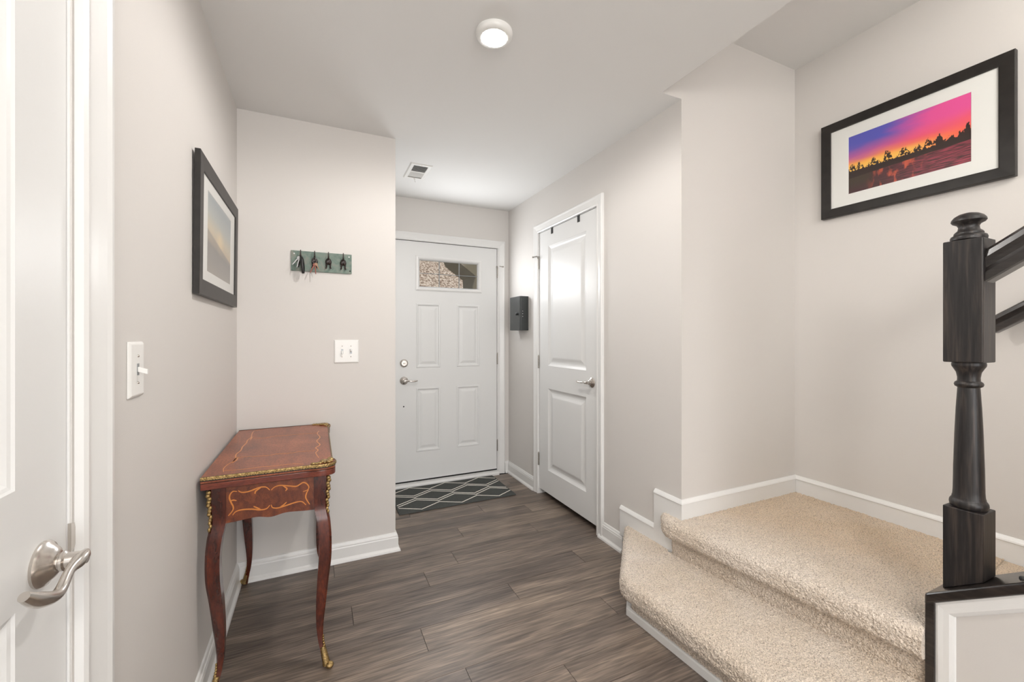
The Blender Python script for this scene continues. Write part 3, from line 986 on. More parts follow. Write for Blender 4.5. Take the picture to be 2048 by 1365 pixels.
def carpet(name, nose, inner, ztop, zbot, over=0.05, nose_h=0.095, step=0.0032, amp=0.0042):
    """nose: plan polyline (outside of the bullnose, travelling so that outside is on the right); inner(t): plan point of the tread's back."""
    S_ = resample(rounded(nose, 0.045), step)
    n = len(S_)
    P = [p for p, _ in S_]
    rows = []
    for i in range(n):
        a, b = P[max(0, i - 1)], P[min(n - 1, i + 1)]
        d = (b - a).normalized()
        out = Vector((d.y, -d.x)) * -1.0
        nrm = Vector((-d.y, d.x)) * -1.0
        # choose outward as away from the inner point
        Q = Vector(inner(S_[i][1]))
        o2 = Vector((d.y, -d.x))
        if o2.dot(Q - P[i]) > 0:
            o2 = -o2
        row = []
        r = 0.034
        edge = P[i] - o2 * r          # start of the rounding
        m = int(max(0.9, 0.0) / step) if False else None
        row_top = [Q.lerp(edge, k / NT) for k in range(NT + 1)] if True else []
        for q in row_top:
            row.append((Vector((q.x, q.y, ztop)), Vector((0, 0, 1))))
        for k in range(1, 17):
            a_ = math.pi / 2 * k / 16
            row.append((Vector((edge.x, edge.y, ztop - r)) + Vector((o2.x, o2.y, 0)) * r * math.sin(a_) + Vector((0, 0, r * math.cos(a_))), Vector((o2.x * math.sin(a_), o2.y * math.sin(a_), math.cos(a_)))))
        for k in range(1, 9):
            row.append((Vector((P[i].x, P[i].y, ztop - r - (nose_h - 2 * r) * k / 8)), Vector((o2.x, o2.y, 0))))
        for k in range(1, 13):
            a_ = math.pi / 2 * k / 12
            row.append((Vector((edge.x, edge.y, ztop - nose_h + r)) + Vector((o2.x, o2.y, 0)) * r * math.cos(a_) + Vector((0, 0, -r * math.sin(a_))), Vector((o2.x * math.cos(a_), o2.y * math.cos(a_), -math.sin(a_)))))
        rb = P[i] - o2 * over
        row.append((Vector((rb.x, rb.y, ztop - nose_h + 0.001)), Vector((0, 0, -1))))
        zr = ztop - nose_h
        nr = max(2, int((zr - zbot) / step))
        for k in range(1, NR + 1):
            row.append((Vector((rb.x, rb.y, zr + (zbot - zr) * k / NR)), Vector((o2.x, o2.y, 0))))
        rows.append(row)
    mb = MB()
    K = len(rows[0])
    vs = []
    for row in rows:
        for p, nn in row:
            q = p * 130
            h = noise.noise(q) + 0.6 * noise.noise(q * 2.0 + Vector((5, 5, 5)))
            h2 = noise.noise(p * 14)
            vs.append(p + nn * (h * amp + h2 * 0.0014))
    fs = [(i * K + k, (i + 1) * K + k, (i + 1) * K + k + 1, i * K + k + 1) for i in range(n - 1) for k in range(K - 1)]
    fs.append(tuple(range(NT, K)))
    fs.append(tuple(range((n - 1) * K + NT, n * K))[::-1])
    mb.add(vs, fs)
    return mb


NT, NR = 100, 18
R2 = lambda y: 1.606 + 0.135 * (1.58 - y)      # riser of the landing


def inner1(t):
    if t < 0.39:
        k = t / 0.39
        y = 1.935 + (1.50 - 1.935) * k
        return (1.632 if y > 1.6 else R2(y) + 0.01, y)
    k = (t - 0.39) / 0.61
    y = 1.50 + (0.56 - 1.50) * k
    return (R2(y) + 0.01, y)


NOSE1 = [(1.632, 1.945), (1.238, 1.512), (1.292, 0.56)]
s1 = carpet('step_carpet', NOSE1, inner1, Z1, 0.03)
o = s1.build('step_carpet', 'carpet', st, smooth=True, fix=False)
o['label'] = 'lowest carpeted step with angled end'
NT, NR = 250, 26
NOSEL = [(1.632, 1.66), (1.553, 1.575), (1.672, 0.634)]


def innerL(t):
    if t < 0.085:
        return (1.64 + (XA - 1.64) * (t / 0.085), YA)
    return (XA, YA + (0.70 - YA) * (t - 0.085) / 0.915)


sl = carpet('landing_carpet', NOSEL, innerL, ZL, Z1 - 0.01)
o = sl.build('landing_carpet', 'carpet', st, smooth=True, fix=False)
o['label'] = 'carpeted landing, tan at the back'
# solid carcass under the carpet and white trim at the foot
RS1 = [(1.632, 1.865), (1.296, 1.502), (1.348, 0.56)]
cz = MB().prism([(1.70, 0.56), (1.70, 1.5), (1.632, 1.60), (1.632, 1.88), (1.30, 1.508), (1.354, 0.56)], 0.0, 0.15, XY)
cz.build('step_carcass', 'trim', st)
MB().prism([(2.5, 0.45), (2.5, 1.5), (1.72, 1.5), (1.78, 0.45)], 0.0, 0.335, XY).build('landing_carcass', 'trim', st)
MB().sweep([(1.637, 1.885), (1.2915, 1.51), (1.345, 0.56)], [(0.0, 0.0), (-0.012, 0.0), (-0.012, 0.03), (-0.009, 0.036), (0.0, 0.038)], XY).build('foot_trim', 'trim', st)
MB().sweep([(1.637, 1.882), (1.302, 1.518), (1.299, 1.500)], [(0.002, 0.0), (-0.009, 0.0), (-0.009, 0.11), (0.002, 0.11)], XY).build('side_board', 'trim', st)
box(1.87, 2.519, 0.43, 0.78, 0.3, 0.361).build('landing_strip', 'carpet', st)
# upper flight behind the knee wall
for k in range(7):
    z0, y1 = ZL + 0.18 * k, 0.44 - 0.255 * k
    MB().box(1.86, XA - 0.014, y1 - 0.255, y1, 0.3, z0 + 0.18).build('stair_tread', 'carpet', st, bevel=0.02, bseg=3)

# knee wall with black cap rising beside the upper flight
SL = 0.70
XK = 1.723
kz = lambda y: 0.472 + SL * (0.639 - y)
kp = [(0.616, 0.0), (0.616, kz(0.616) - 0.03), (-1.3, kz(-1.3) - 0.03), (-1.3, 0.0)]
kw = MB().prism(kp, XK, 1.85, YZd)
kwo = kw.build('wall_knee', 'wall')
struct(kwo, 'low raked wall with black cap below the newel post', 'wall')
# cap (follows the rake), black end board, white inner moulding
yn = Vector((-1, SL)).normalized()
nn_ = Vector((yn.y, -yn.x)) * -1


def raked(y, dz):
    return (y, kz(y) + dz)


cap = MB().prism([raked(0.640, 0.0), raked(-1.3, 0.0), raked(-1.3, -0.034), raked(0.640, -0.034)], XK - 0.020, 1.868, YZd)
cap.build('cap', 'rail', kwo, bevel=0.007, bseg=3)
MB().prism([(0.639, 0.0), (0.639, kz(0.639) - 0.030), (0.6165, kz(0.6165) - 0.030), (0.6165, 0.0)], XK - 0.018, 1.866, YZd).build('end_board', 'rail', kwo, bevel=0.003)
KM = [(0.0, 0.0), (0.0, 0.012), (0.006, 0.0135), (0.018, 0.012), (0.030, 0.0115), (0.036, 0.008), (0.040, 0.005), (0.042, 0.0)]
MB().sweep([(0.616, 0.0), (0.616, kz(0.616) - 0.034), (-1.3, kz(-1.3) - 0.034)], [(o, XK - d) for o, d in KM], YZd).build('panel_moulding', 'trim', kwo)
for y, x in ((0.452, XK + 0.03), (0.425, XK + 0.075)):
    MB().lathe([(0.007, -0.003), (0.007, 0.003), (0.005, 0.006), (0.001, 0.007)], (x, y, kz(y)), 'Z', 16).build('cap_plug', 'black_metal', kwo, smooth=True)

# newel post on the cap
NX0, NX1, NY0, NY1 = 1.752, 1.8395, 0.527, 0.6145
ncx, ncy = (NX0 + NX1) / 2, (NY0 + NY1) / 2
nw = empty('newel_post', (ncx, ncy, kz(0.6145)))
tag(nw, 'dark espresso turned newel post with mushroom finial', 'newel post')
bb = MB()
vb = [(x, y, kz(y) + 0.0005) for x, y in ((NX0, NY0), (NX1, NY0), (NX1, NY1), (NX0, NY1))]
vt = [(x, y, 0.748) for x, y in ((NX0, NY0), (NX1, NY0), (NX1, NY1), (NX0, NY1))]
bb.add(vb + vt, [(3, 2, 1, 0), (4, 5, 6, 7), (0, 1, 5, 4), (1, 2, 6, 5), (2, 3, 7, 6), (3, 0, 4, 7)])
bb.build('base_block', 'newel', nw, bevel=0.0025)
shaft = [(0.036, 0.745), (0.0385, 0.749), (0.0415, 0.753), (0.0425, 0.760), (0.0415, 0.767), (0.0385, 0.772), (0.0365, 0.775), (0.0365, 0.779), (0.0350, 0.783), (0.0340, 0.80), (0.0330, 0.87), (0.0305, 0.97), (0.0275, 1.05), (0.0245, 1.105), (0.0240, 1.112), (0.0300, 1.116), (0.0318, 1.122), (0.0300, 1.128), (0.0250, 1.132), (0.0245, 1.142), (0.0270, 1.158), (0.0330, 1.170), (0.0365, 1.176), (0.0375, 1.182), (0.0360, 1.190)]
MB().lathe(shaft, (ncx, ncy, 0), 'Z', 40).build('turned_shaft', 'newel', nw, smooth=True)
box(NX0, NX1, NY0, NY1, 1.189, 1.557).build('top_block', 'newel', nw, bevel=0.003)
fin = [(0.034, 1.556), (0.0395, 1.560), (0.0405, 1.566), (0.0385, 1.572), (0.032, 1.576), (0.0325, 1.580), (0.030, 1.584), (0.024, 1.590), (0.0225, 1.600), (0.026, 1.607), (0.035, 1.612), (0.0385, 1.617), (0.0375, 1.623), (0.032, 1.631), (0.022, 1.638), (0.010, 1.6415), (0.001, 1.642)]
MB().lathe(fin, (ncx, ncy, 0), 'Z', 40).build('finial', 'newel', nw, smooth=True)

RAILP = [(-0.030, -0.034), (-0.020, -0.036), (0.020, -0.036), (0.030, -0.034), (0.030, -0.016), (0.024, -0.006), (0.027, 0.004), (0.031, 0.014), (0.028, 0.026), (0.018, 0.034), (0.0, 0.037), (-0.018, 0.034), (-0.028, 0.026), (-0.031, 0.014), (-0.027, 0.004), (-0.024, -0.006), (-0.030, -0.016)]


def rail(name, x, y0, z0, y1, mat, k=1.0):
    mb = MB()
    vs = []
    for y in (y0, y1):
        zc = z0 + SL * (y0 - y)
        for a, b in RAILP:
            vs.append((x + a * k, y, zc + b * k * 1.22))
    n = len(RAILP)
    mb.add(vs, [tuple(range(n)), tuple(range(n, 2 * n))[::-1]] + [(i, (i + 1) % n, n + (i + 1) % n, n + i) for i in range(n)])
    return mb.build(name, mat)


o = rail('stair_handrail', ncx, NY0 - 0.0005, 1.476, -1.3, 'rail', 1.15)
tag(o, 'dark moulded handrail rising from the newel post', 'handrail')
wr = empty('wall_handrail', (XA - 0.06, 0.70, 1.33))
tag(wr, 'dark handrail fixed to the stairwell wall behind the newel post', 'handrail')
o = rail('rail', XA - 0.062, 0.705, 1.318, -1.3, 'rail', 0.85)
o.parent = wr
o.matrix_parent_inverse = Matrix.Translation(wr.location).inverted()
br = MB().tube([(XA, 0.3, 1.52), (XA - 0.05, 0.3, 1.52), (XA - 0.062, 0.3, 1.575)], 0.007, 10)
br.lathe([(0.03, 0), (0.03, 0.004), (0.012, 0.008)], (XA, 0.3, 1.52), '-X', 20)
br.build('rail_bracket', 'black_metal', wr, smooth=True)

# ------------------------------------------------------------------ ceiling light and vent
LX, LY = 0.622, 1.497
cl = empty('ceiling_light', (LX, LY, H))
tag(cl, 'round white flush ceiling light, switched on', 'ceiling light')
MB().lathe([(0.070, 0.0), (0.0715, 0.006), (0.070, 0.014), (0.063, 0.022), (0.054, 0.0245), (0.049, 0.0235)], (LX, LY, H), '-Z', 48).build('trim_ring', 'plastic', cl, smooth=True)
MB().lathe([(0.049, 0.0238), (0.043, 0.0262), (0.026, 0.028), (0.001, 0.0285)], (LX, LY, H), '-Z', 40).build('lens', 'lens', cl, smooth=True)

ll = bpy.data.lights.new('ceiling_light_bulb', 'SPOT')
ll.energy, ll.color, ll.shadow_soft_size = 45, (1.0, 0.96, 0.925), 0.045
ll.spot_size, ll.spot_blend = math.pi, 0.38
llo = bpy.data.objects.new('ceiling_light_bulb', ll)
llo.location = (LX, LY, H - 0.034)
COL.objects.link(llo)
llo.parent = cl
llo.matrix_parent_inverse = Matrix.Translation(cl.location).inverted()

vx0, vx1, vy0, vy1 = 0.578, 0.729, 2.845, 3.13
vt_ = empty('air_vent', ((vx0 + vx1) / 2, (vy0 + vy1) / 2, H))
tag(vt_, 'white ceiling air vent with two louvred halves', 'air vent')
fr = MB().sweep([(vx0, vy0), (vx1, vy0), (vx1, vy1), (vx0, vy1)], [(0.0, H), (0.0, H - 0.002), (0.006, H - 0.007), (0.026, H - 0.007), (0.028, H - 0.004), (0.028, H)], XY, closed=True)
fr.build('vent_frame', 'plastic', vt_)
ym = (vy0 + vy1) / 2
box(vx0 + 0.02, vx1 - 0.02, ym - 0.005, ym + 0.005, H - 0.006, H - 0.001).build('centre_bar', 'plastic', vt_)
box(vx0 + 0.02, vx1 - 0.02, vy0 + 0.02, vy1 - 0.02, H - 0.0012, H - 0.0004).build('backing', 'dark', vt_)
for k in range(8):
    for sgn, ya in ((1, vy0 + 0.030), (-1, ym + 0.008)):
        y = ya + k * 0.0125
        dy = 0.004 * sgn
        MB().add([(vx0 + 0.026, y, H - 0.0065), (vx1 - 0.026, y, H - 0.0065), (vx1 - 0.026, y + 0.007 * sgn, H - 0.0015), (vx0 + 0.026, y + 0.007 * sgn, H - 0.0015),
                  (vx0 + 0.026, y, H - 0.0058), (vx1 - 0.026, y, H - 0.0058), (vx1 - 0.026, y + 0.007 * sgn, H - 0.001), (vx0 + 0.026, y + 0.007 * sgn, H - 0.001)],
                 [(0, 1, 2, 3), (7, 6, 5, 4), (0, 4, 5, 1), (1, 5, 6, 2), (2, 6, 7, 3), (3, 7, 4, 0)]).build('louvre', 'plastic', vt_)
MB().tube([(0.66, vy1 - 0.012, H - 0.005), (0.66, vy1 - 0.006, H - 0.02), (0.668, vy1 - 0.004, H - 0.026)], 0.003, 8).build('damper_lever', 'plastic', vt_, smooth=True)
for y in (vy0 + 0.014, vy1 - 0.014):
    MB().lathe([(0.004, 0), (0.003, 0.002), (0.001, 0.0025)], ((vx0 + vx1) / 2, y, H - 0.0068), '-Z', 12).build('screw', 'nickel', vt_, smooth=True)


# ------------------------------------------------------------------ switches
def switch_plate(name, label, c, wid, hei, out, gangs, states):
    O, A = Vector(c), Vector(out)
    B = Vector((0, 0, 1)).cross(A)          # sideways
    e = empty(name, c)
    tag(e, label, 'light switch')
    def P(b, z, d):
        return O + B * b + Vector((0, 0, z)) + A * d
    loops = [(0.0, 0.0), (0.0, 0.003), (0.004, 0.0065), (0.007, 0.007)]
    vs, fs = [], []
    for ins, d in loops:
        for b, z in ((-wid / 2 + ins, -hei / 2 + ins), (wid / 2 - ins, -hei / 2 + ins), (wid / 2 - ins, hei / 2 - ins), (-wid / 2 + ins, hei / 2 - ins)):
            vs.append(P(b, z, d))
    for i in range(3):
        for k in range(4):
            fs.append((i * 4 + k, i * 4 + (k + 1) % 4, (i + 1) * 4 + (k + 1) % 4, (i + 1) * 4 + k))
    fs += [(12, 13, 14, 15), (3, 2, 1, 0)]
    MB().add(vs, fs).build('wall_plate', 'plastic', e, bevel=0.0015)
    for g, s in zip(gangs, states):
        q = [P(g + a, z, d) for d in (0.0071, 0.0076) for a, z in ((-0.006, -0.013), (0.006, -0.013), (0.006, 0.013), (-0.006, 0.013))]
        MB().add(q, [(0, 1, 2, 3), (4, 5, 6, 7), (0, 1, 5, 4), (1, 2, 6, 5), (2, 3, 7, 6), (3, 0, 4, 7)]).build('toggle_slot', 'caming', e)
        tg = [P(g + a * (1 - 0.25 * t), z + s * 0.010 * t, 0.0075 + 0.017 * t) for t in (0, 1) for a, z in ((-0.0045, -0.0055), (0.0045, -0.0055), (0.0045, 0.0055), (-0.0045, 0.0055))]
        MB().add(tg, [(3, 2, 1, 0), (4, 5, 6, 7), (0, 1, 5, 4), (1, 2, 6, 5), (2, 3, 7, 6), (3, 0, 4, 7)]).build('toggle', 'plastic', e, bevel=0.001)
        for z in (-0.030, 0.030):
            MB().ellipsoid(P(g, z, 0.007), (0.003, 0.003, 0.003)).build('screw', 'nickel', e, smooth=True)
    return e


switch_plate('light_switch', 'single white toggle switch plate on the left wall', (XL, 1.209, 1.193), 0.082, 0.124, (1, 0, 0), [0.0], [-0.6])
switch_plate('light_switch', 'double white toggle switch plate below the key hooks', (0.156, YS, 1.183), 0.130, 0.131, (0, -1, 0), [-0.023, 0.023], [-0.8, 0.8])


# ------------------------------------------------------------------ framed pictures
def add_uv_quad(name, pts, mat, parent):
    me = bpy.data.meshes.new(name)
    me.from_pydata([tuple(p) for p in pts], [], [(0, 1, 2, 3)])
    uv = me.uv_layers.new(name='UVMap')
    for i, c in enumerate(((0, 0), (1, 0), (1, 1), (0, 1))):
        uv.data[i].uv = c
    me.materials.append(M[mat])
    o = bpy.data.objects.new(name, me)
    COL.objects.link(o)
    o.parent = parent
    o.matrix_parent_inverse = Matrix.Translation(parent.location).inverted()
    return o


def picture(label, c, wid, hei, fw, matw, math_, side, depth, out, lean, art, gap):
    """c: centre of the back; side: unit vector towards the picture's right-hand side; out: off the wall."""
    O, A, B = Vector(c), Vector(out), Vector(side)
    e = empty('framed_picture', c)
    tag(e, label, 'picture')

    def P(b, z, d):
        return O + B * b + Vector((0, 0, z)) + A * (gap + d + lean * (z / hei + 0.5))
    path = [(-wid / 2, -hei / 2), (wid / 2, -hei / 2), (wid / 2, hei / 2), (-wid / 2, hei / 2)]
    prof = [(0.0, 0.0), (0.0, depth * 0.92), (0.002, depth), (fw - 0.004, depth * 0.94), (fw, depth * 0.88), (fw, depth * 0.5), (fw, 0.0)]
    MB().sweep(path, prof, lambda a, b, d: P(a, b, d), closed=True).build('frame', 'frame', e)
    MB().prism([(-wid / 2 + 0.003, -hei / 2 + 0.003), (wid / 2 - 0.003, -hei / 2 + 0.003), (wid / 2 - 0.003, hei / 2 - 0.003), (-wid / 2 + 0.003, hei / 2 - 0.003)], 0.001, depth * 0.3, lambda a, b, d: P(a, b, d)).build('backing', 'frame', e)
    i, dm = fw - 0.004, depth * 0.62
    ow, oh = wid / 2 - i, hei / 2 - i
    mw, mh = matw, math_
    m = MB()
    # mat board with a bevelled window
    m.sweep([(-ow, -oh), (ow, -oh), (ow, oh), (-ow, oh)], [(0, 0), (0, 0)], lambda a, b, d: P(a, b, dm), closed=True) if False else None
    lo = [(-ow, -oh), (ow, -oh), (ow, oh), (-ow, oh)]
    li = [(-mw, -mh), (mw, -mh), (mw, mh), (-mw, mh)]
    lj = [(-mw + 0.0015, -mh + 0.0015), (mw - 0.0015, -mh + 0.0015), (mw - 0.0015, mh - 0.0015), (-mw + 0.0015, mh - 0.0015)]
    vs = [P(a, b, dm) for a, b in lo] + [P(a, b, dm) for a, b in li] + [P(a, b, dm - 0.0015) for a, b in lj]
    m.add(vs, [(k, (k + 1) % 4, 4 + (k + 1) % 4, 4 + k) for k in range(4)] + [(4 + k, 4 + (k + 1) % 4, 8 + (k + 1) % 4, 8 + k) for k in range(4)])
    m.build('mat_board', 'mat_board', e, fix=False)
    add_uv_quad('print', [P(a, b, dm - 0.0014) for a, b in ((-mw, -mh), (mw, -mh), (mw, mh), (-mw, mh))], art, e)
    g = [P(a, b, depth * 0.74) for a, b in lo]
    MB().add(g, [(0, 1, 2, 3)]).build('glass', 'glass', e, fix=False)
    return e


# right picture: faces -X, its right-hand side is -Y
picture('wide dark-framed sunset lake picture on the stairwell wall', (XA, 1.0175, 2.156), 0.705, 0.502, 0.046, 0.227, 0.148, (0, -1, 0), 0.026, (-1, 0, 0), 0.0, 'sunset', 0.006)
# left picture: faces +X, its right-hand side is +Y
picture('dark-framed misty sunrise picture on the left wall', (XL, 2.057, 1.648), 0.732, 0.480, 0.055, 0.2275, 0.146, (0, 1, 0), 0.017, (1, 0, 0), 0.005, 'haze', 0.003)

# ------------------------------------------------------------------ key cabinet
kc = empty('key_cabinet', (XR, 3.27, 1.32))
tag(kc, 'black metal key lock box on the wall beside the closet door', 'lock box')
box(1.562, XR, 3.176, 3.368, 1.320, 1.610).build('body', 'gunmetal', kc, bevel=0.003)
box(1.550, 1.561, 3.177, 3.367, 1.321, 1.609).build('lid', 'gunmetal', kc, bevel=0.002)
kn = MB().lathe([(0.009, 0), (0.009, 0.006), (0.012, 0.008), (0.012, 0.016), (0.009, 0.018)], (1.550, 3.215, 1.458), '-X', 18)
kn.build('latch_knob', 'black_metal', kc, smooth=True)
for k in range(3):
    dl = MB().lathe([(0.008, 0), (0.008, 0.003), (0.006, 0.004)], (1.578, 3.176, 1.438 + 0.022 * k), '-Y', 16).build('code_dial', 'black_metal', kc, smooth=True)
    box(1.5755, 1.5805, 3.1712, 3.1722, 1.436 + 0.022 * k, 1.440 + 0.022 * k).build('dial_mark', 'dots', dl)

# ------------------------------------------------------------------ key rack with dog-shaped hooks, keys
kr = empty('key_rack', (0.03, YS, 1.62))
tag(kr, 'green verdigris key rack with four bronze dog-rear hooks', 'key rack')
MB().prism([(-0.122, 1.622), (0.183, 1.622), (0.183, 1.731), (-0.122, 1.731)], YS - 0.010, YS, XZ).build('board', 'verdigris', kr, bevel=0.0015)
for x, z, m_ in ((-0.107, 1.714, 'dots'), (0.169, 1.716, 'dots'), (0.174, 1.637, 'hole')):
    MB().ellipsoid((x, YS - 0.010, z), (0.004, 0.002, 0.004)).build('screw', m_, kr, smooth=True)
for hx in (-0.075, -0.007, 0.062, 0.138):
    yb = YS - 0.010
    b_ = MB()
    # haunches
    b_.ellipsoid((hx, yb - 0.006, 1.683), (0.0150, 0.012, 0.018))
    b_.ellipsoid((hx - 0.007, yb - 0.008, 1.678), (0.0095, 0.011, 0.015))
    b_.ellipsoid((hx + 0.007, yb - 0.008, 1.678), (0.0095, 0.011, 0.015))
    for s in (-1, 1):
        b_.tube(cr([(hx + s * 0.008, yb - 0.007, 1.672), (hx + s * 0.010, yb - 0.008, 1.661), (hx + s * 0.0095, yb - 0.006, 1.653), (hx + s * 0.011, yb - 0.010, 1.647), (hx + s * 0.012, yb - 0.015, 1.645)], 4), [0.0065, 0.006, 0.0055, 0.0048, 0.0042, 0.004, 0.0038, 0.0037, 0.0036, 0.0037, 0.0038, 0.004, 0.0042, 0.0044, 0.0046, 0.0046, 0.004], 10)
    # tail, curving out and up: the hook itself
    tp = cr([(hx, yb - 0.012, 1.690), (hx, yb - 0.022, 1.697), (hx, yb - 0.027, 1.709), (hx, yb - 0.026, 1.722), (hx, yb - 0.022, 1.732)], 5)
    b_.tube(tp, [0.0055 - 0.0035 * i / (len(tp) - 1) for i in range(len(tp))], 10)
    b_.build('dog_hook', 'bronze', kr, smooth=True)


def key(mb, p, d, L, out=(0, -1, 0)):
    """flat key: bow, blade; p = ring end, d = direction."""
    p, d, o = Vector(p), Vector(d).normalized(), Vector(out)
    s = d.cross(o).normalized()
    poly = []
    for k in range(14):
        a = math.pi * 2 * k / 14
        poly.append(p + d * (0.008 + 0.008 * -math.cos(a)) + s * 0.007 * math.sin(a))
    mb.add([q for q in poly] + [q + o * 0.002 for q in poly], [tuple(range(14)), tuple(range(14, 28))[::-1]] + [(i, (i + 1) % 14, 14 + (i + 1) % 14, 14 + i) for i in range(14)])
    bl = [(0.014, 0.0028), (L - 0.004, 0.0028), (L, 0.0), (L - 0.003, -0.0022), (L - 0.008, -0.0008), (L - 0.012, -0.003), (L - 0.018, -0.0016), (0.014, -0.003)]
    q = [p + d * a + s * b for a, b in bl]
    n = len(q)
    mb.add(q + [x + o * 0.002 for x in q], [tuple(range(n)), tuple(range(n, 2 * n))[::-1]] + [(i, (i + 1) % n, n + (i + 1) % n, n + i) for i in range(n)])


def ring(mb, c, r, t, nrm):
    c, nrm = Vector(c), Vector(nrm).normalized()
    a = nrm.orthogonal().normalized()
    b = nrm.cross(a)
    pts = [c + a * r * math.cos(2 * math.pi * k / 24) + b * r * math.sin(2 * math.pi * k / 24) for k in range(25)]
    mb.tube(pts, t, 8)


yk = YS - 0.040
k1 = empty('key_bunch', (-0.075, yk, 1.70))
tag(k1, 'steel keys and long black car fob on the leftmost hook', 'keys')
mb = MB()
ring(mb, (-0.075, yk + 0.008, 1.690), 0.014, 0.0010, (0.3, 1, 0.1))
mb.build('key_ring', 'steel', k1, smooth=True)
fobp = cr([(-0.0715, yk - 0.004, 1.688), (-0.068, yk - 0.008, 1.668), (-0.065, yk - 0.008, 1.640), (-0.063, yk - 0.007, 1.615), (-0.062, yk - 0.006, 1.604)], 5)
fr_ = [0.012 + 0.007 * math.sin(math.pi * min(1, (i + 4) / (len(fobp) + 2))) for i in range(len(fobp))]
MB().tube(fobp, fr_, 16, [0.55] * len(fobp)).build('car_fob', 'fob', k1, smooth=True)
mb = MB()
key(mb, (-0.080, yk - 0.001, 1.694), (-0.030, -0.004, -0.042), 0.058)
mb.build('door_key', 'steel', k1)
mb = MB()
key(mb, (-0.080, yk - 0.006, 1.690), (-0.010, -0.004, -0.050), 0.058)
mb.build('door_key', 'steel', k1)
k2 = empty('key_bunch', (-0.007, yk, 1.70))
tag(k2, 'copper-red keys on the second hook from the left', 'keys')
mb = MB()
ring(mb, (-0.007, yk + 0.008, 1.680), 0.0135, 0.0011, (0.1, 1, 0.2))
ring(mb, (-0.006, yk, 1.662), 0.007, 0.001, (1, 0.6, 0.1))
mb.build('key_ring', 'steel', k2, smooth=True)
for d in ((-0.022, 0, -0.050), (0.004, -0.003, -0.055)):
    mb = MB()
    key(mb, (-0.005, yk - 0.002 - abs(d[0]) * 0.1, 1.663), d, 0.060)
    mb.build('door_key', 'keyred', k2)
mb = MB()
key(mb, (-0.003, yk - 0.006, 1.665), (0.016, -0.002, -0.030), 0.04)
mb.build('padlock_key', 'keytan', k2)

# ------------------------------------------------------------------ door mat
RX0, RX1, RY0, RY1 = 0.533, 1.448, 3.030, 3.532
rg = empty('door_mat', (1.0, 3.28, 0))
tag(rg, 'charcoal rug with cream diamond lattice before the front door', 'rug')
box(RX0, RX1, RY0, RY1, 0.0005, 0.009).build('mat_body', 'rug', rg, bevel=0.002)
hw, pitch = 0.1525, 0.305


def yarn(pts):
    mb = MB()
    q = []
    for i in range(len(pts) - 1):
        a, b = Vector(pts[i]), Vector(pts[i + 1])
        n = max(2, int((b - a).length / 0.008))
        for k in range(n):
            p = a.lerp(b, k / n)
            q.append((p.x, p.y + random.uniform(-0.0008, 0.0008)))
    q.append(tuple(pts[-1]))
    q = [(p[0], p[1]) for p in q]
    mb.sweep(q, [(-0.0042, 0.0085), (-0.0036, 0.0102), (0.0, 0.0112), (0.0036, 0.0102), (0.0042, 0.0085)], XY)
    return mb


for r, (yc, x0) in enumerate(((3.148, 0.5465), (3.288, 0.699 - pitch), (3.428, 0.5465))):
    for s in (-1, 1):
        pts = []
        k = 0
        x = x0
        while x <= RX1 + 0.16:
            pts.append((x, yc + (s * 0.011 if k % 2 == 0 else s * 0.096)))
            x += hw
            k += 1
        # clip to the mat
        out = []
        for i, p in enumerate(pts):
            if i and (pts[i - 1][0] < RX0 + 0.012 <= p[0] or pts[i - 1][0] <= RX1 - 0.008 < p[0]):
                a, b = pts[i - 1], p
                for xc in (RX0 + 0.012, RX1 - 0.008):
                    if a[0] < xc < b[0]:
                        t = (xc - a[0]) / (b[0] - a[0])
                        out.append((xc, a[1] + (b[1] - a[1]) * t))
            if RX0 + 0.012 <= p[0] <= RX1 - 0.008:
                out.append(p)
        out = [(a, min(b, RY1 - 0.008)) for a, b in sorted(out)]
        yarn(out).build('yarn_line', 'yarn', rg)

# ------------------------------------------------------------------ console card table
TX0, TX1, TY0, TY1 = -0.357, 0.058, 1.742, 2.540
tb = empty('card_table', (-0.15, 2.14, 0))
tag(tb, 'antique inlaid mahogany card table with gilt mounts and cabriole legs', 'table')


def top_outline(ins=0.0):
    """plan outline: straight back at the wall, swelling rounded corners on the room side."""
    half = [(TX0, TY0), (-0.06, TY0), (-0.025, TY0 - 0.001), (0.010, TY0 - 0.008), (0.040, TY0 - 0.006), (0.060, TY0 + 0.006), (0.068, TY0 + 0.026), (0.066, TY0 + 0.05), (0.058, TY0 + 0.075), (0.056, TY0 + 0.12)]
    pts = [half[0]] + [tuple(p) for p in cr(half[1:], 5)]
    ym_ = (TY0 + TY1) / 2
    o = pts + [(x, 2 * ym_ - y) for x, y in pts[::-1]]
    cx, cy = -0.15, ym_
    return [(x - ins * (1 if x > cx else -1), y - ins * (1 if y > cy else -1)) for x, y in o]


MB().prism(top_outline(), 0.7645, 0.785, XY).build('top_leaf', 'top_wood', tb, bevel=0.0012)
MB().prism(top_outline(0.003), 0.7625, 0.7646, XY).build('hinge_gap', 'ebony', tb)
MB().prism(top_outline(0.0), 0.7405, 0.7625, XY).build('lower_leaf', 'edge_wood', tb, bevel=0.002)
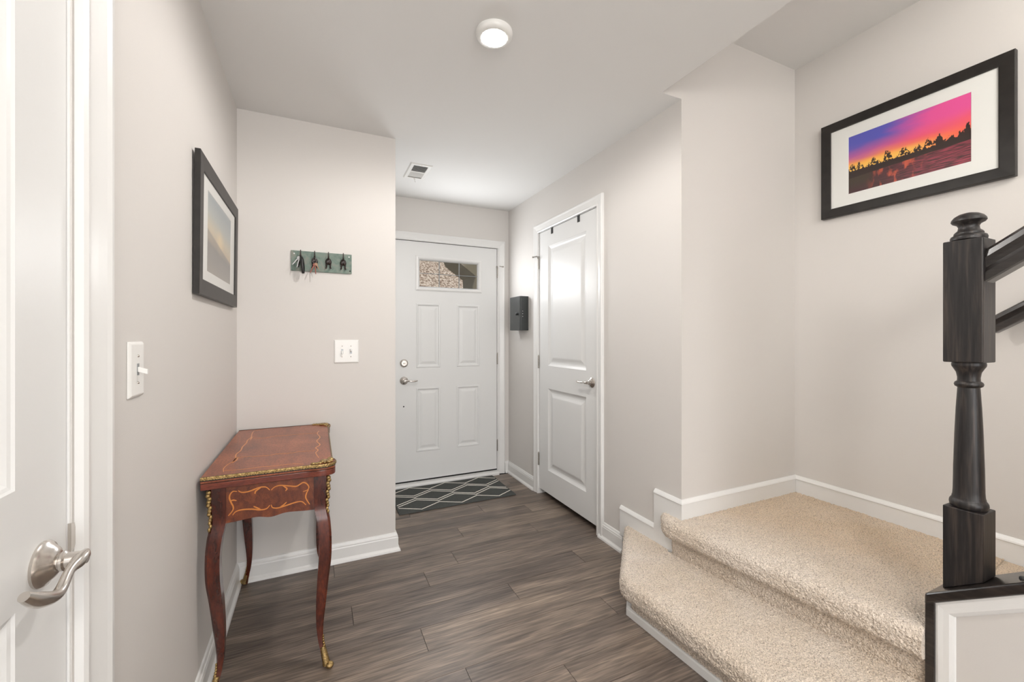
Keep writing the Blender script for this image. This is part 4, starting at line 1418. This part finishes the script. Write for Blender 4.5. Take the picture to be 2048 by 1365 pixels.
# gilt rim along the near, room and far edges
ol = top_outline()
rimp = []
for i in range(len(ol) - 1):
    a, b = Vector(ol[i]), Vector(ol[i + 1])
    n = max(1, int((b - a).length / 0.0025))
    for k in range(n):
        rimp.append(a.lerp(b, k / n))
rimp.append(Vector(ol[-1]))
rm = MB()
vs, fs = [], []
for i, p in enumerate(rimp):
    a, b = rimp[max(0, i - 1)], rimp[min(len(rimp) - 1, i + 1)]
    d = (b - a).normalized()
    o_ = Vector((d.y, -d.x))
    ph = i * 2.5 / 9.0 * 2 * math.pi
    bump = 0.0012 * math.sin(ph) + 0.0008 * math.sin(ph * 2.3)
    zb = 0.7752 + 0.0010 * math.sin(ph + 1)
    for (of, z) in ((-0.001, 0.7856), (0.0012 + bump * 0.3, 0.7862), (0.0030 + bump, 0.7825), (0.0026 - bump, 0.7785), (0.0022 + bump, zb), (-0.001, zb)):
        q = p + o_ * of
        vs.append((q.x, q.y, z))
K = 6
for i in range(len(rimp) - 1):
    for k in range(K - 1):
        fs.append((i * K + k, (i + 1) * K + k, (i + 1) * K + k + 1, i * K + k + 1))
rm.add(vs, fs)
rm.build('gilt_rim', 'gold', tb, smooth=True)

MB().sweep([tuple(p) for p in rimp[::4]] + [tuple(rimp[-1])], [(0.0, 0.7715), (-0.0012, 0.7715), (-0.0012, 0.7756), (0.0, 0.7756)], XY).build('ebony_line', 'ebony', tb)
MB().sweep([tuple(p) for p in rimp[::4]] + [tuple(rimp[-1])], [(0.001, 0.7849), (-0.0002, 0.7849), (-0.0002, 0.7866), (0.001, 0.7866)], lambda a, b, c: (a, b, c)).build('ebony_edge', 'ebony', tb)
# gilt corner mounts on the room-side corners
for sy in (-1, 1):
    cy = TY0 + 0.030 if sy < 0 else TY1 - 0.030
    mb = MB()
    Cn = Vector((0.030, cy, 0.786))
    for k, (ang, L) in enumerate(((-75, 0.026), (-45, 0.032), (-15, 0.034), (15, 0.034), (45, 0.032), (75, 0.026))):
        a = math.radians(ang) + (math.radians(-45) if sy < 0 else math.radians(45))
        dv = Vector((math.cos(a), math.sin(a), 0))
        mb.ellipsoid(Cn + dv * L * 0.45 + Vector((0, 0, 0.002)), (L * 0.55, 0.0065, 0.0055), Matrix.Rotation(a, 3, 'Z'))
    mb.ellipsoid(Cn + Vector((-0.004, 0, 0.003)), (0.013, 0.013, 0.006))
    for tx, ty in ((-0.040, -sy * 0.0 + sy * 0.020), (-0.028, sy * 0.022), (0.020, -sy * 0.034), (0.024, -sy * 0.020), (-0.016, sy * 0.018)):
        mb.ellipsoid(Cn + Vector((tx, ty, 0.001)), (0.010, 0.008, 0.005))
    mb.build('corner_mount', 'gold', tb, smooth=True)

# marquetry lines on the top and near apron (traced positions on the real surfaces)
z7 = lambda x, y: (390 + x / 5.25, 820 + y / 5.25)
TOPZ = 0.7851
tops_ = [
    [(300, 655), (300, 620), (340, 580), (390, 550), (425, 515), (432, 470), (480, 430), (500, 390), (540, 350), (552, 320), (590, 290), (600, 250), (622, 225), (680, 212)],
    [(1300, 505), (1268, 455), (1292, 425), (1268, 400), (1312, 368), (1278, 330), (1312, 290), (1284, 252), (1302, 222)],
    [(445, 505), (560, 492), (680, 488), (790, 478), (860, 465), (1020, 455), (1100, 440), (1255, 430)],
    [(605, 300), (740, 296), (850, 277), (950, 270), (1100, 256), (1290, 245)],
    [(300, 642), (400, 635), (560, 620), (700, 600), (830, 592), (1000, 572), (1140, 572)],
    [(395, 560), (420, 520), (450, 500), (432, 535), (400, 552)],
    [(580, 320), (600, 290), (625, 285)],
]


def ribbon(pts, wd, nrm, th):
    """thin raised strip along 3D points lying in a plane with normal nrm; wd list of widths."""
    nrm = Vector(nrm)
    P = cr(pts, 5)
    n = len(P)
    vs, fs = [], []
    for i in range(n):
        d = (P[min(n - 1, i + 1)] - P[max(0, i - 1)]).normalized()
        s = d.cross(nrm).normalized()
        t = i / (n - 1)
        w_ = wd * (0.35 + 0.65 * math.sin(math.pi * (0.08 + 0.84 * t)))
        vs += [P[i] - s * w_, P[i] - s * w_ + nrm * th, P[i] + s * w_ + nrm * th, P[i] + s * w_]
    for i in range(n - 1):
        for k in range(3):
            fs.append((i * 4 + k, (i + 1) * 4 + k, (i + 1) * 4 + k + 1, i * 4 + k + 1))
    fs += [(0, 1, 2, 3), tuple(range(4 * n - 4, 4 * n))[::-1]]
    return MB().add(vs, fs)


for L in tops_:
    pts = [on_plane('Z', TOPZ, *z7(*q)) for q in L]
    ribbon(pts, 0.0024, (0, 0, 1), 0.0004).build('inlay_line', 'inlay', tb)

# aprons with serpentine lower edge
YAP = 1.757


def apron_poly(a0, a1):
    n = 24
    lo = []
    for k in range(n + 1):
        t = k / n
        z = 0.612 + 0.010 * math.sin(math.pi * t) ** 2 * (1 - 1.2 * math.exp(-((t - 0.5) / 0.13) ** 2))
        lo.append((a0 + (a1 - a0) * t, z))
    return lo + [(a1, 0.7405), (a0, 0.7405)]


MB().prism(apron_poly(-0.290, -0.006), YAP, YAP + 0.018, XZ).build('apron', 'apron_wood', tb)
MB().prism(apron_poly(-0.290, -0.006), 2.507, 2.525, XZ).build('apron', 'apron_wood', tb)
MB().prism(apron_poly(1.80, 2.485), 0.020, 0.038, YZd).build('apron', 'apron_wood', tb)
MB().prism(apron_poly(1.80, 2.485), -0.330, -0.312, YZd).build('apron', 'apron_wood', tb)
for x in (-0.2905, -0.0065):
    box(x - 0.0012, x + 0.0012, YAP - 0.0004, YAP + 0.002, 0.612, 0.7405).build('joint_line', 'ebony', tb)
apr = [
    [(440, 860), (400, 858), (370, 890), (362, 930), (382, 980), (402, 1020), (395, 1060), (350, 1115)],
    [(455, 850), (490, 868), (560, 860), (640, 830), (700, 812), (750, 815), (785, 845)],
    [(630, 885), (638, 855), (690, 820)],
    [(800, 845), (840, 810), (900, 795), (980, 800), (1060, 805), (1100, 785), (1135, 765), (1170, 775), (1195, 810), (1182, 842), (1135, 860)],
    [(950, 852), (965, 828), (920, 798)],
    [(395, 1108), (430, 1070), (500, 1050), (600, 1045), (680, 1052), (750, 1040), (785, 1003)],
    [(615, 1015), (650, 1030), (690, 1048)],
    [(800, 998), (815, 1028), (870, 1032), (960, 1005), (1050, 975), (1120, 965), (1165, 1000)],
    [(962, 970), (930, 1000), (895, 1022)],
    [(1192, 840), (1170, 880), (1165, 930), (1205, 995)],
    [(375, 960), (400, 950), (436, 955)],
]
for L in apr:
    pts = [on_plane('Y', YAP - 0.0001, *z7(*q)) for q in L]
    ribbon(pts, 0.0023, (0, -1, 0), 0.0005).build('inlay_scroll', 'inlay', tb)

LEGP = [(0.7405, -0.052, 0.0), (0.70, -0.052, 0.0), (0.66, -0.052, -0.002), (0.62, -0.051, -0.004), (0.59, -0.046, 0.0), (0.56, -0.040, 0.005), (0.50, -0.035, 0.009), (0.42, -0.036, 0.008), (0.34, -0.041, -0.001), (0.24, -0.045, -0.011), (0.16, -0.044, -0.019), (0.10, -0.038, -0.020), (0.06, -0.030, -0.014), (0.02, -0.022, -0.004), (0.006, -0.020, -0.002)]


def leg_at(z):
    P = LEGP
    for i in range(len(P) - 1):
        if P[i][0] >= z >= P[i + 1][0]:
            t = (P[i][0] - z) / (P[i][0] - P[i + 1][0])
            return (P[i][1] + (P[i + 1][1] - P[i][1]) * t, P[i][2] + (P[i + 1][2] - P[i][2]) * t)
    return P[-1][1:]


prof3 = cr([(z, a, b) for z, a, b in LEGP], 5)
for sx, ox in ((1, 0.045), (-1, -0.337)):
    for sy, oy in ((-1, 1.752), (1, 2.528)):
        mb = MB()
        vs, fs = [], []
        for z, inn, out in prof3:
            x0, x1 = ox + sx * inn, ox + sx * out
            y0, y1 = oy + sy * inn, oy + sy * out
            ch = 0.18 * abs(out - inn)
            vs += [(x0, y0, z), (x1, y0, z), (x1, y1 - sy * ch, z), (x1 - sx * ch, y1, z), (x0, y1, z)]
        for i in range(len(prof3) - 1):
            for k in range(5):
                fs.append((i * 5 + k, i * 5 + (k + 1) % 5, (i + 1) * 5 + (k + 1) % 5, (i + 1) * 5 + k))
        n5 = len(prof3) * 5
        fs += [(0, 1, 2, 3, 4), tuple(range(n5 - 5, n5))[::-1]]
        lg = mb.add(vs, fs).build('leg', 'red_wood', tb, smooth=True)
        # gilt mount down the outer corner of the knee
        mm = MB()
        for k in range(13):
            z = 0.728 - 0.0108 * k
            inn, out = leg_at(z)
            s = 1.0 - 0.035 * k
            wob = 0.0025 * math.sin(k * 2.1)
            mm.ellipsoid((ox + sx * (out - 0.002 + wob), oy + sy * (out - 0.001), z), (0.0085 * s, 0.0075 * s, 0.0085), seg=10, rings=6)
        mm.build('leg_mount', 'gold', lg, smooth=True)
        # gilt sabot
        sb = MB()
        pts, rr = [], []
        for z, r in ((0.075, 0.0095), (0.055, 0.0115), (0.035, 0.0125), (0.018, 0.0135), (0.010, 0.014)):
            inn, out = leg_at(z)
            m_ = (inn + out) / 2 + 0.003
            pts.append((ox + sx * m_, oy + sy * m_, z))
            rr.append(r)
        sb.tube(pts, rr, 14)
        sb.ellipsoid((ox + sx * 0.002, oy + sy * 0.002, 0.0125), (0.015, 0.015, 0.0122))
        for k in range(5):
            z = 0.080 + 0.009 * k
            inn, out = leg_at(z)
            sb.ellipsoid((ox + sx * out, oy + sy * out, z), (0.0055 - 0.0006 * k, 0.0055 - 0.0006 * k, 0.006), seg=8, rings=6)
        sb.build('sabot', 'gold', lg, smooth=True)

# ------------------------------------------------------------------ outside the front door
gr = box(-6, 9, YF + 0.15, 14, -0.25, -0.12).build('ground_outside', 'concrete')
struct(gr, 'pale paved ground outside the front door', 'ground')
nh = empty('neighbour_house', (2.5, 9, 0))
tag(nh, 'brown shingled roof seen through the front door glass', 'house')
MB().prism([(6.6, 1.5), (12.0, 6.6), (12.2, 6.5), (6.7, 1.3)], -3.0, 9.0, YZd).build('roof', 'shingle', nh)
box(-2.8, 8.8, 6.9, 7.1, -0.12, 1.75).build('house_wall', 'siding', nh)
pg = empty('porch_gable', (1.6, 4.9, 2.0))
tag(pg, 'shaded porch eave in the upper right of the door glass', 'porch')
YP = 4.9
gp = [on_plane('Y', YP, *q) for q in ((914, 522), (951, 552), (953, 592), (990, 592), (990, 500), (905, 500))]
MB().prism([(p.x, p.z) for p in gp], YP, YP + 0.5, XZ).build('eave', 'stone', pg)
box(1.99, 2.11, YP + 0.1, YP + 0.22, -0.12, gp[4].z).build('porch_post', 'trim', pg)
